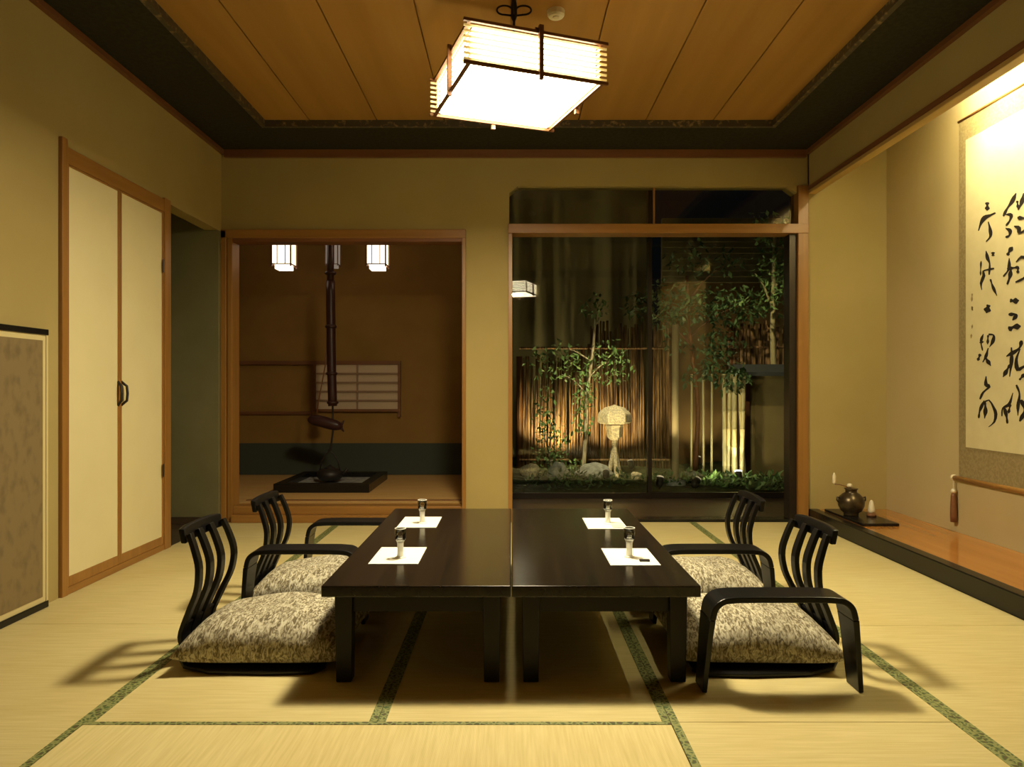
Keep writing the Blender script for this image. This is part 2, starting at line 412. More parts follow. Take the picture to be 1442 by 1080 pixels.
bm = BM(); box(bm, (-2.9, 7.135, .12), (-.3, 7.15, .435)); struct('baseboard_inner', bm, mat('blue_grey_wainscot', (.055, .062, .048), .8, .2))
bm = BM(); box(bm, (-2.9, 7.11, 1.225), (-1.13, 7.15, 1.262)); struct('trim_11', bm, 'brown_wood')
bm = BM(); box(bm, (-2.9, 7.12, .725), (-2.0, 7.15, .755)); struct('trim_12', bm, 'brown_wood')
# small shoji in the far wall
r = sroot('window_2')
bm = BM(); box(bm, (-1.96, 7.125, .78), (-1.135, 7.149, 1.225)); obj('shoji_paper', bm, 'shoji', r)
bm = BM()
for z in (.865, .955, 1.045, 1.135): box(bm, (-1.96, 7.108, z-.009), (-1.135, 7.126, z+.009))
box(bm, (-1.55, 7.106, .78), (-1.535, 7.124, 1.225))
obj('lattice', bm, mat('pale_lattice_wood', (.28, .17, .10), .6), r)
bm = BM()
box(bm, (-1.985, 7.10, .755), (-1.96, 7.15, 1.25)); box(bm, (-1.135, 7.10, .70), (-1.11, 7.15, 1.262)); box(bm, (-1.96, 7.10, .755), (-1.135, 7.15, .78))
obj('frame', bm, 'brown_wood', r)

# window frame of the room, transom
r = sroot('window_1')
bm = BM(); box(bm, (-.022, YB-.02, 0), (.008, T, 2.135)); obj('jamb', bm, 'wood', r, bevel=.003)
bm = BM(); box(bm, (2.118, YB-.02, 0), (2.195, T, 2.49)); obj('jamb', bm, 'wood', r, bevel=.003)
bm = BM(); box(bm, (2.065, YB+.01, 0), (2.118, T, 2.135)); obj('sash_stile', bm, 'alu', r)
bm = BM(); box(bm, (-.022, YB-.025, 2.135), (2.195, T, 2.205)); obj('header', bm, 'woodx', r, bevel=.003)
bm = BM(); box(bm, (.008, YB, -.01), (2.065, T, .02)); obj('sill', bm, 'lacquer', r)
bm = BM(); box(bm, (1.060, YB+.04, 2.205), (1.072, YB+.06, 2.49)); obj('mullion', bm, 'wood', r)
bm = BM(); box(bm, (.0, YB+.05, 2.205), (2.11, YB+.056, 2.488)); obj('transom_pane', bm, 'pane', r)

# veranda and its outer sliding glass doors
YG = 6.36
bm = BM(); box(bm, (-.2, T, -.05), (2.9, YG+.06, -.005)); struct('floor', bm, 'engawa')
bm = BM(); box(bm, (2.55, T, -.05), (2.65, YG+.06, 3.0)); struct('wall_veranda', bm, 'wall_dark')
bm = BM(); box(bm, (-.3, T, 2.95), (2.65, YG+.1, 3.02)); struct('ceiling', bm, 'brown_wood')
r = sroot('window_3')
def sash(x0, x1, y, par):
    p = sroot_child = bpy.data.objects.new('glass_door', None); COL.objects.link(p); p.parent = par
    bm = BM(); box(bm, (x0, y, .0), (x0+.035, y+.03, 2.94)); box(bm, (x1-.035, y, .0), (x1, y+.03, 2.94))
    box(bm, (x0+.035, y, .0), (x1-.035, y+.03, .05)); box(bm, (x0+.035, y, 2.40), (x1-.035, y+.03, 2.45)); box(bm, (x0+.035, y, 2.90), (x1-.035, y+.03, 2.94))
    obj('sash', bm, 'alu', p)
    bm = BM(); box(bm, (x0+.035, y+.012, .05), (x1-.035, y+.016, 2.40)); obj('pane', bm, 'pane', p)
    bm = BM(); box(bm, (x0+.035, y+.012, 2.45), (x1-.035, y+.016, 2.90)); obj('pane', bm, 'pane', p)
sash(-.2, 1.26, YG, r)
sash(1.225, 2.55, YG+.035, r)

# ---------------------------------------------------------------- closet doors and folding screen at the left wall
r = sroot('door_1')
bm = BM(); box(bm, (XL, 3.365, 0), (XL+.02, 3.41, 2.19)); obj('door_post', bm, 'wood', r, bevel=.003)
bm = BM(); box(bm, (XL, 4.365, 0), (XL+.02, 4.44, 2.165)); obj('door_post', bm, 'wood', r, bevel=.003)
bm = BM(); box(bm, (XL, 3.41, 2.075), (XL+.016, 4.365, 2.155)); obj('lintel', bm, 'woody', r, bevel=.003)
bm = BM(); box(bm, (XL, 3.41, 0), (XL+.016, 4.365, .035)); obj('threshold', bm, 'woody', r, bevel=.003)
for y0, y1 in ((3.412, 3.875), (3.877, 4.363)):
    d = bpy.data.objects.new('sliding_door', None); COL.objects.link(d); d.parent = r; d.location = (XL, 0, 0)
    dx = .012
    bm = BM(); box(bm, (0, y0+.018, .085), (dx-.004, y1-.018, 2.065)); obj('door_paper', bm, 'fusuma', d)
    bm = BM()
    box(bm, (0, y0, .036), (dx, y0+.018, 2.074)); box(bm, (0, y1-.018, .036), (dx, y1, 2.074))
    box(bm, (0, y0+.018, .036), (dx, y1-.018, .085)); box(bm, (0, y0+.018, 2.065), (dx, y1-.018, 2.074))
    obj('door_frame', bm, 'wood', d, bevel=.002)
d = [c for c in r.children if c.name.startswith('sliding_door')]
bm = BM()   # crescent pulls on the meeting stiles
for sgn, y in ((-1, 3.862), (1, 3.893)):
    tube(bm, [(.02, y, .90), (.045, y+sgn*.012, .925), (.048, y+sgn*.014, .965), (.045, y+sgn*.012, 1.005), (.02, y, 1.03)], .007, 8)
h = obj('door_handle', bm, 'iron', d[1], smooth=True); h.location = (-.012, 0, 0)
bm = BM(); box(bm, (.02, 4.333, .45), (.024, 4.345, .53)); box(bm, (.02, 4.333, 1.7), (.024, 4.345, 1.78)); obj('hinge', bm, 'bronze', d[1])

t = thing('folding_screen', 'low mottled brown paper screen with black top rail standing against the left wall', 'screen', (XL+.025, 0, 0))
for y0, y1 in ((2.36, 3.235), (1.48, 2.355)):
    p = bpy.data.objects.new('panel', None); COL.objects.link(p); p.parent = t
    bm = BM(); box(bm, (-.012, y0+.012, .03), (.008, y1-.012, 1.235)); obj('backing', bm, 'screen_edge', p)
    bm = BM(); box(bm, (.008, y0+.035, .055), (.011, y1-.035, 1.21)); obj('screen_paper', bm, 'screen_paper', p)
    bm = BM(); box(bm, (-.015, y0, 1.235), (.016, y1, 1.262)); obj('top_rail', bm, 'lacquer', p, bevel=.003)
    bm = BM(); box(bm, (-.015, y0, .0), (.016, y1, .03)); obj('bottom_rail', bm, 'lacquer', p, bevel=.003)
    bm = BM(); box(bm, (-.014, y0, .03), (.012, y0+.012, 1.235)); obj('side_rail', bm, 'screen_edge', p); bm = BM(); box(bm, (-.014, y1-.012, .03), (.012, y1, 1.235)); obj('side_rail', bm, 'screen_edge', p)

# ---------------------------------------------------------------- tatami mats
def tatami(x0, x1, y0, y1, lengthwise, label):
    t = thing('tatami_mat', label, 'tatami mat', ((x0+x1)/2, (y0+y1)/2, -.05), 0, 'tatami mats covering the floor')
    hx, hy = (x1-x0)/2-.0008, (y1-y0)/2-.0008
    e = .024 if lengthwise else .017
    bm = BM()
    if lengthwise: box(bm, (-hx+.001, -hy, 0), (hx-.001, hy, .05))
    else: box(bm, (-hx, -hy+.001, 0), (hx, hy-.001, .05))
    obj('woven_rush', bm, 'tatami' if lengthwise else 'tatami_x', t, bevel=.002)
    for s in (-1, 1):
        if (s < 0 and x0 < XL+.01) or (s > 0 and x1 > XR-.02): continue      # no cloth against the walls
        bm = BM()
        if lengthwise: box(bm, (s*(hx-e), -hy, .0495), (s*hx, hy, .0515))
        else: box(bm, (-hx, s*(hy-e), .0495), (hx, s*hy, .0515))
        obj('cloth_edging', bm, 'edging', t)
X = [XL, -1.27, -.40, .475, 1.34, XR-.006]
RB = 2.12
tatami(X[0], X[1], 3.0, 4.75, True, 'tatami mat along the left wall below the cream closet doors')
tatami(X[0], X[1], 4.75, YB-.001, True, 'short tatami mat in the far left corner before the dark passage opening')
tatami(X[0], X[1], 1.25, 3.0, True, 'tatami mat along the left wall in front of the low brown screen')
tatami(X[1], X[2], RB, 3.87, True, 'tatami mat under the left half of the tables and the left cushions')
tatami(X[2], X[3], RB, 3.87, True, 'tatami mat in the middle under both black tables, in their shadow')
tatami(X[3], X[4], RB, 3.87, True, 'tatami mat under the two right seats and the right table edge')
tatami(X[1], X[2], 3.87, YB-.04, True, 'short tatami mat before the wooden step of the inner room')
tatami(X[2], X[3], 3.87, YB-.001, True, 'short tatami mat behind the tables before the pier and window')
tatami(X[3], X[4], 3.87, YB-.001, True, 'short tatami mat at the window behind the far right seat')
tatami(X[4], X[5], 2.98, 4.73, True, 'tatami mat along the black sill of the scroll alcove')
tatami(X[4], X[5], 4.73, YB-.001, True, 'short tatami mat in the far right corner beside the vase end of the alcove')
tatami(X[4], X[5], 1.23, 2.98, True, 'tatami mat at the right front edge beyond the green edging')
tatami(X[1], X[3], RB-.87, RB, False, 'tatami mat laid crosswise nearest the viewer at bottom centre')
tatami(X[3], X[4], .37, RB, True, 'tatami mat at the bottom of the picture in front of the right armrest')

# ---------------------------------------------------------------- low tables
def table(x0, x1, y0, y1, label):
    cx, cy = (x0+x1)/2, (y0+y1)/2; hx, hy = (x1-x0)/2, (y1-y0)/2
    t = thing('low_table', label, 'table', (cx, cy, .0015), 0, 'black low tables pushed together')
    bm = BM(); box(bm, (-hx, -hy, .3), (hx, hy, .3385)); obj('tabletop', bm, 'table', t, bevel=.004)
    bm = BM(); ax, ay = hx-.05, hy-.06
    box(bm, (-ax, -ay, .235), (ax, -ay+.02, .3)); box(bm, (-ax, ay-.02, .235), (ax, ay, .3))
    box(bm, (-ax, -ay+.02, .235), (-ax+.02, ay-.02, .3)); box(bm, (ax-.02, -ay+.02, .235), (ax, ay-.02, .3))
    obj('apron', bm, 'underframe', t)
    for sx in (-1, 1):
        for sy in (-1, 1):
            x = sx*(hx-.065); y = sy*(hy-.07)
            bm = BM(); vs = box(bm, (x-.03, y-.03, 0), (x+.03, y+.03, .3))
            for v in vs:
                if v.co.z < .01: v.co.x = x+(v.co.x-x)*.86; v.co.y = y+(v.co.y-y)*.86
            obj('leg', bm, 'underframe', t, bevel=.003)
    return t
table(-.632, -.0015, 2.357, 3.86, 'dark lacquered low table on the left of the joined pair')
table(.0015, .63, 2.357, 3.86, 'dark lacquered low table on the right of the joined pair')
TZ = .34+.001

# ---------------------------------------------------------------- legless chairs, cushions, armrests
def back_curve():
    return smoothpath([(-.19, .012), (-.222, .045), (-.238, .10), (-.205, .19), (-.172, .27), (-.165, .35), (-.185, .42), (-.208, .473)], 28)
def make_chair(label):
    # local: sitter faces +x, back at -x
    t = thing('legless_chair', label, 'floor chair', (0, 0, 0), 0, 'legless floor chairs around the tables')
    bm = BM(); strip(bm, [(-.235, .03), (-.2, .012), (-.1, .009), (.1, .009), (.26, .009), (.30, .012)], [.15, .19, .225, .235, .225, .19], .012)
    obj('seat', bm, 'black_wood', t, bevel=.003)
    cur = back_curve()
    for k, y in enumerate((-.145, -.05, .05, .145)):
        path = cur; n = len(path)
        bm = BM(); rows = []
        post = k in (0, 3)
        wds = []
        for i, (u, z) in enumerate(path):
            f = i/(n-1)
            yy = y*(.62+.38*min(1, f*1.5)) + (y*.12 if post else 0)*math.sin(PI*f)
            hw = (.0135 if post else .017)+.004*math.sin(PI*f)
            if post: u = u + (.01*f)            # rail is concave in plan: posts stand forward
            a = path[max(i-1, 0)]; b = path[min(i+1, n-1)]
            d = Vector((b[0]-a[0], b[1]-a[1])).normalized(); nn = Vector((-d.y, d.x))*.009
            rows.append([bm.verts.new((u+nn.x*s, yy+hw*tt, z+nn.y*s)) for s, tt in ((1, -1), (1, 1), (-1, 1), (-1, -1))])
        for i in range(n-1):
            for q in range(4): bm.faces.new([rows[i][q], rows[i][(q+1) % 4], rows[i+1][(q+1) % 4], rows[i+1][q]])
        bm.faces.new(rows[0][::-1]); bm.faces.new(rows[-1])
        obj('back_post' if post else 'back_slat', bm, 'black_wood', t, bevel=.003)
    # lower shell joining slats to the seat
    bm = BM(); sh = [c for c in cur if c[1] < .15 and c[0] < -.1]
    strip(bm, sh, [.10+.02*i/len(sh) for i in range(len(sh))], .012); obj('back_shell', bm, 'black_wood', t)
    # curved top rail
    bm = BM(); rows = []
    N = 16
    for i in range(N+1):
        f = i/N*2-1; y = f*.162; x = -.222+.012*abs(f)**2; zt = .497-.006*abs(f)**4; zb = .44
        rows.append([bm.verts.new(p) for p in ((x-.012, y, zb), (x+.008, y, zb), (x-.0, y, zt), (x-.022, y, zt))])
    for i in range(N):
        for q in range(4): bm.faces.new([rows[i][q], rows[i][(q+1) % 4], rows[i+1][(q+1) % 4], rows[i+1][q]])
    bm.faces.new(rows[0][::-1]); bm.faces.new(rows[-1])
    obj('top_rail', bm, 'black_wood', t, bevel=.005)
    return t

def make_cushion(label):
    bm = BM(); N = 28; hx, hy, h = .30, .262, .088
    def pt(i, j, s):
        u = i/N*2-1; v = j/N*2-1
        px = hx*u*(1-.07*(1-v*v)*abs(u)**3); py = hy*v*(1-.07*(1-u*u)*abs(v)**3)
        f = max(0, (1-abs(u)**2.6)*(1-abs(v)**2.6))**.42
        z = h*f*s
        if s > 0: z += .012*math.sin(5*u+2*v)*f*.5 + .01*f
        else: z = -.056*max(0, (1-abs(u)**3)*(1-abs(v)**3))**.3
        return (px, py, z*(1.2 if s > 0 else .82)+.048)
    top = [[bm.verts.new(pt(i, j, 1)) for j in range(N+1)] for i in range(N+1)]
    bot = [[top[i][j] if i in (0, N) or j in (0, N) else bm.verts.new(pt(i, j, -1)) for j in range(N+1)] for i in range(N+1)]
    for i in range(N):
        for j in range(N):
            bm.faces.new([top[i][j], top[i+1][j], top[i+1][j+1], top[i][j+1]])
            bm.faces.new([bot[i][j], bot[i][j+1], bot[i+1][j+1], bot[i+1][j]])
    t = obj('floor_cushion', bm, 'cushion', smooth=True)
    return tag(t, label, 'cushion', 'mottled floor cushions on the legless chairs')

def make_armrest(label):
    t = thing('armrest', label, 'armrest', (0, 0, 0), 0, 'black bent wood armrests beside the cushions')
    L = [(-.256, 0), (-.248, .09), (-.240, .18), (-.233, .24), (-.222, .278), (-.198, .299), (-.165, .305), (-.10, .307)]
    top = [(x, z) for x, z in L if z > .2]
    path = smoothpath(top+[(-x, z) for x, z in top[::-1]], 44)
    path = [(p[0], p[1]) for p in path]
    bm = BM(); strip(bm, path, .06, .02); obj('arm_board', bm, 'black_wood', t, bevel=.004)
    for s in (-1, 1):
        seg = [(s*x, z) for x, z in L if z <= .24]
        q = [(a[0], a[1]) for a in smoothpath(seg, 10)]
        n = len(q)
        bm = BM(); strip(bm, q, [.045+.015*i/(n-1) for i in range(n)], [.016+.004*i/(n-1) for i in range(n)])
        obj('leg', bm, 'black_wood', t, bevel=.003)
    return t

Z0 = .0016
ch = make_chair('black legless chair at the near left, its slatted back toward the closet doors')
ch.location = (-.955, 2.69, Z0)
dup(ch, (-.93, 3.32, Z0), 0, 'black legless chair at the far left, nearest the inner room step')
dup(ch, (.925, 2.67, Z0), PI+.02, 'black legless chair at the near right, behind the large front armrest')
dup(ch, (.905, 3.33, Z0), PI, 'black legless chair at the far right, its slatted back before the window')
cu = make_cushion('grey and cream cushion on the near left chair, front edge fully in view')
cu.location = (-.885, 2.715, Z0+.014)
dup(cu, (-.875, 3.35, Z0+.014), .03, 'grey and cream cushion on the far left chair beyond the left armrest')
dup(cu, (.875, 2.715, Z0+.014), PI-.03, 'grey and cream cushion seen under the arch of the front right armrest')
dup(cu, (.87, 3.36, Z0+.014), PI+.02, 'grey and cream cushion on the far right chair')
ar = make_armrest('black arched armrest standing between the two left cushions')
ar.location = (-.88, 3.03, Z0)
dup(ar, (-.80, 3.65, Z0), 0, 'black arched armrest beyond the far left cushion, nearest the inner room')
dup(ar, (.887, 2.362, Z0), 0, 'black arched armrest at the right front, closest to the viewer')
dup(ar, (.86, 3.035, Z0), 0, 'black arched armrest between the two right cushions')

# ---------------------------------------------------------------- place settings
places = [(-.44, 2.78, 'left', 'near'), (-.445, 3.465, 'left', 'far'), (.46, 2.76, 'right', 'near'), (.45, 3.435, 'right', 'far')]
for x, y, side, dist in places:
    bm = BM(); box(bm, (-.093, -.137, 0), (.093, .137, .0012))
    o = obj('placemat', bm, 'paper', loc=(x, y, TZ)); tag(o, 'white paper placemat at the %s %s seat of the dark tables' % (dist, side), 'placemat', 'white paper placemats on the tables')
base = None
for x, y, side, dist in [(-.428, 2.74, 'left', 'near'), (-.43, 3.43, 'left', 'far'), (.457, 2.75, 'right', 'near'), (.465, 3.42, 'right', 'far')]:
    lab = 'small stemmed glass standing on the %s %s placemat' % (dist, side)
    if base is None:
        base = thing('stem_glass', lab, 'glass', (x, y, TZ+.0014), 0, 'small glasses on the placemats')
        bm = BM(); lathe(bm, [(.020, 0), (.020, .003), (.012, .006)], seg=20); obj('foot', bm, 'frosted', base, smooth=True)
        bm = BM(); lathe(bm, [(.0125, .006), (.012, .03), (.0125, .055), (.0155, .064)], seg=20); obj('stem', bm, 'frosted', base, smooth=True)
        bm = BM(); lathe(bm, [(.013, .064), (.020, .070), (.0215, .095), (.0215, .112), (.0198, .112), (.0195, .095), (.017, .073), (.002, .069)], seg=24)
        obj('bowl', bm, 'drink_glass', base, smooth=True)
        bm = BM(); tube(bm, [(.0207*math.cos(a), .0207*math.sin(a), .1125) for a in [2*PI*k/24 for k in range(25)]], .0016, 6); obj('rim', bm, 'frosted', base, smooth=True)
    else:
        dup(base, (x, y, TZ+.0014), 0, lab)
bm = BM(); box(bm, (-.02, -.007, 0), (.02, .007, .008)); o = obj('chopstick_rest', bm, 'iron', loc=(.503, 2.68, TZ+.0014), bevel=.003)
tag(o, 'small dark chopstick rest on the near right placemat', 'chopstick rest')
bm = BM(); box(bm, (-.03, -.05, 0), (.03, .05, .003)); box(bm, (-.028, -.02, .003), (.028, .05, .0045)); o = obj('folded_napkin', bm, 'sleeve', loc=(.505, 3.37, TZ+.0014))
tag(o, 'pale grey folded napkin on the far right placemat', 'napkin')

# ---------------------------------------------------------------- ceiling lamp
t = thing('pendant_lamp', 'square white lantern pendant with dark frame hanging above the tables', 'ceiling lamp', (.012, 3.10, 0), math.radians(19.6))
hs, zb, zt = .285, 2.25, 2.415
bm = BM(); q = hs-.022; box(bm, (-q, -q, zb+.004), (q, q, zb+.010)); obj('bottom_diffuser', bm, 'lampglow', t)
l = bpy.data.lights.new('bulb_disk', 'AREA'); l.shape = 'DISK'; l.size = .26; l.energy = BULB; l.color = (1, .86, .56)  # disk added under the diffuser so shadows come out crisp
lo = bpy.data.objects.new('bulb_disk', l); COL.objects.link(lo); lo.parent = t; lo.location = (0, 0, zb+.002)
bm = BM(); box(bm, (-q, -q, zb+.011), (q, q, zt-.011)); obj('side_diffuser', bm, 'lampside', t)
bm = BM(); box(bm, (-q, -q, zt-.010), (q, q, zt-.004)); obj('top_cover', bm, 'brown_wood', t)
for k in range(7):
    z = zb+.018+k*(zt-zb-.036)/6
    bm = BM(); e = .022; a = hs-.006; th = .0022
    box(bm, (-hs-e, -a-th, z-.0045), (hs+e, -a+th, z+.0045)); box(bm, (-hs-e, a-th, z-.0045), (hs+e, a+th, z+.0045))
    box(bm, (-a-th, -a+th, z-.0045), (-a+th, a-th, z+.0045)); box(bm, (a-th, -a+th, z-.0045), (a+th, a-th, z+.0045))
    obj('slat', bm, 'slat', t)
for z0, nm in ((zt-.006, 'top_frame'), (zb-.004, 'bottom_frame')):
    bm = BM(); e = .024
    for s in (-1, 1):
        box(bm, (-hs-e, s*hs-.006, z0), (hs+e, s*hs+.006, z0+.012)); box(bm, (s*hs-.006, -hs+.006, z0), (s*hs+.006, hs-.006, z0+.012))
        if s == 1: pass
    obj(nm, bm, 'brown_wood', t)
for (px, py) in ((.03, -1), (-.0, 1), (-1, -.05), (1, -.05)):
    bm = BM(); cx, cy = px*hs*1.0, py*hs*1.0
    if abs(py) == 1: cy = py*(hs+.009)
    else: cx = px*(hs+.009)
    box(bm, (cx-.009, cy-.007, zb-.025), (cx+.009, cy+.007, zt+.025)); obj('frame_post', bm, 'brown_wood', t)
bm = BM(); box(bm, (-hs, -.012, zt+.006), (hs, .012, zt+.018)); box(bm, (-.012, -hs, zt+.006), (.012, hs, zt+.018)); obj('cross_bar', bm, 'brown_wood', t)
bm = BM(); tube(bm, [(0, 0, zt+.018), (0, 0, ZC-.02)], .006, 10); obj('stem', bm, 'iron', t, smooth=True)
bm = BM(); lathe(bm, [(.045, ZC-.02), (.05, ZC-.012), (.05, ZC)], seg=24); obj('ceiling_rose', bm, 'iron', t)
bm = BM()
for a in (0, PI/2, PI, 3*PI/2):
    pts = []
    for k in range(15):
        s = k/14; th_ = -PI*.5+s*PI*1.45
        pts.append(((.042+.033*math.cos(th_))*math.cos(a-.34), (.042+.033*math.cos(th_))*math.sin(a-.34), 2.645+.02*math.sin(th_)))
    tube(bm, [(0, 0, 2.62)]+pts, .0042, 7)
lathe(bm, [(.008, 2.60), (.014, 2.62), (.014, 2.66), (.007, 2.70)], seg=14)
obj('scroll_ornament', bm, 'iron', t, smooth=True)
t = thing('smoke_detector', 'small round cream detector on the ceiling beside the pendant lamp', 'detector', (.212, 3.37, ZC-.03))
bm = BM(); lathe(bm, [(.034, 0), (.04, .008), (.042, .03)], seg=24); obj('housing', bm, 'white_plastic', t)
bm = BM(); lathe(bm, [(.014, -.004), (.016, 0)], seg=16); obj('sensor_cap', bm, 'ivory', t)

# ---------------------------------------------------------------- inner room: hearth, pothook, kettle, lanterns
t = thing('sunken_hearth', 'low black square hearth frame on the inner room mats below the pothook', 'hearth', (-1.585, 6.36, .118))
bm = BM()
for s in (-1, 1):
    box(bm, (-.40, s*.40-.04, 0), (.40, s*.40+.04, .075)); box(bm, (s*.36-.04, -.36, 0), (s*.36+.04, .36, .075))
obj('hearth_frame', bm, 'lacquer', t, bevel=.004)
bm = BM(); box(bm, (-.32, -.36, 0), (.32, .36, .03)); obj('ash', bm, 'stone', t)
PX, PY = -1.62, 6.36
t = thing('pothook', 'tall sooty bamboo pothook with a wooden fish lever hanging in the inner room', 'pothook', (PX, PY, 0))
bm = BM(); tube(bm, [(0, 0, 2.55), (0, 0, 2.30), (0, 0, 1.9)], [.022, .03, .032], 14); obj('upper_tube', bm, 'soot_bamboo', t, smooth=True)
bm = BM()
ps = [(0, 0, 1.95), (.004, 0, 1.6), (.01, 0, 1.2), (.02, 0, .83)]
tube(bm, smoothpath(ps, 12), .040, 14)
obj('bamboo_tube', bm, 'soot_bamboo', t, smooth=True)
for zz, xx in ((2.02, 0), (1.54, .005), (1.12, .012), (.86, .02)):
    bm = BM(); lathe(bm, [(.04, -.015), (.052, -.006), (.052, .008), (.04, .016)], (xx, 0, zz), 16); obj('node_ring', bm, 'soot_bamboo', t, smooth=True)
bm = BM(); tube(bm, [(.02, 0, .84), (.022, 0, .60), (.012, 0, .52), (.0, 0, .44), (-.012, 0, .42), (-.02, 0, .44)], .009, 8); obj('hook_rod', bm, 'iron', t, smooth=True)
bm = BM()   # fish shaped cross lever
fs = smoothpath([(-.185, 0, .735), (-.16, 0, .71), (-.09, 0, .695), (0, 0, .67), (.06, 0, .655), (.085, 0, .645), (.11, 0, .64)], 24)
rr = [.008+.044*math.sin(PI*min(1, (i+1)/(len(fs)))**.8)**.7 for i in range(len(fs))]
tube(bm, fs, rr, 14)
tube(bm, [(.09, 0, .645), (.12, 0, .70)], [.016, .006], 8); tube(bm, [(.09, 0, .645), (.12, 0, .60)], [.016, .006], 8)
obj('fish_lever', bm, 'soot_bamboo', t, smooth=True)
bm = BM(); tube(bm, [(-.13, 0, .73), (-.10, 0, .9), (-.045, 0, 1.2), (-.02, 0, 1.54)], .006, 6); obj('cord', bm, 'brown_wood', t, smooth=True)
t = thing('iron_kettle', 'dark iron kettle with a tall bail handle hanging from the pothook over the hearth', 'kettle', (PX-.005, PY, .16))
bm = BM(); lathe(bm, [(.03, 0), (.09, .01), (.115, .045), (.11, .08), (.08, .105), (.045, .115)], seg=24); obj('kettle_body', bm, 'iron', t, smooth=True)
bm = BM(); lathe(bm, [(.05, .113), (.045, .122), (.015, .13), (.012, .143), (.002, .148)], seg=18); obj('lid', bm, 'iron', t, smooth=True)
bm = BM(); tube(bm, [(-.09, 0, .09), (-.075, 0, .17), (-.03, 0, .245), (0, 0, .262), (.03, 0, .245), (.075, 0, .17), (.09, 0, .09)], .007, 8); obj('bail_handle', bm, 'iron', t, smooth=True)
bm = BM(); tube(bm, [(.10, 0, .06), (.145, 0, .09), (.16, 0, .115)], [.02, .014, .01], 10); obj('spout', bm, 'iron', t, smooth=True)

def lantern(x, y, zb_, label, glow, s=1.0):
    t = thing('hanging_lantern', label, 'lantern', (x, y, zb_), 0, 'small paper lanterns of the inner room')
    hw = .078*s; H = .36*s
    bm = BM(); box(bm, (-hw, -hw, .045*s), (hw, hw, H)); obj('paper_shade', bm, glow, t)
    bm = BM(); box(bm, (-hw*.8, -hw*.8, 0), (hw*.8, hw*.8, .035*s)); obj('lower_shade', bm, glow, t)
    bm = BM(); e = .006*s
    for sx in (-1, 1):
        for sy in (-1, 1): box(bm, (sx*(hw+e)-e, sy*(hw+e)-e, .02*s), (sx*(hw+e)+e, sy*(hw+e)+e, H+.01))
        for sy in (-1, 1): box(bm, (sx*hw*.45-e*.6, sy*(hw+e)-e, .045*s), (sx*hw*.45+e*.6, sy*(hw+e)+e*.4, H))
    for z in (.036*s, H):
        for sy in (-1, 1):
            box(bm, (-hw, sy*(hw+e)-e, z), (hw, sy*(hw+e)+e, z+.008*s)); box(bm, (sy*(hw+e)-e, -hw, z), (sy*(hw+e)+e, hw, z+.008*s))
    obj('frame', bm, 'brown_wood', t)
    bm = BM(); tube(bm, [(0, 0, H), (0, 0, 2.55-zb_)], .005, 8); obj('cord', bm, 'iron', t)
lantern(-2.015, 6.3, 2.04, 'small lit paper lantern at the left in the inner room', 'lanternglow')
lantern(-1.185, 6.3, 2.038, 'small lit paper lantern right of the pothook in the inner room', 'lanternglow', 1.0)
lantern(-1.745, 6.95, 2.165, 'faintly lit paper lantern mostly hidden behind the bamboo pothook', 'lanternglow_dim', .72)

# ---------------------------------------------------------------- tokonoma: scroll, vase
SX = 2.78
def onwall(px, py, x=SX-.022):
    y = x*1000/(px-720); return (y, 1-(py-545)*y/1000)
t = thing('hanging_scroll', 'long calligraphy scroll with two columns of black brush writing on the alcove wall', 'scroll', (0, 0, 0))
ya, yb = 3.42, 4.385
bm = BM(); box(bm, (SX-.016, ya, .43), (SX-.010, yb, 2.63)); obj('mounting', bm, 'brocade', t)
bm = BM(); box(bm, (SX-.0185, ya+.075, .635), (SX-.0155, 4.315, 2.50)); obj('writing_paper', bm, 'scroll_paper', t)
bm = BM(); tube(bm, [(SX-.022, ya-.03, .437), (SX-.022, yb+.035, .437)], .014, 14); obj('roller', bm, 'wood', t, smooth=True)
bm = BM(); tube(bm, [(SX-.022, yb+.035, .437), (SX-.022, yb+.052, .437)], [.019, .017], 14); obj('roller_knob', bm, 'ivory', t, smooth=True); bm = BM(); tube(bm, [(SX-.022, ya-.047, .437), (SX-.022, ya-.03, .437)], [.017, .019], 14); obj('roller_knob', bm, 'ivory', t, smooth=True)
bm = BM(); tube(bm, [(SX-.018, ya, 2.635), (SX-.018, yb, 2.635)], .008, 10); obj('top_rod', bm, 'wood', t, smooth=True)
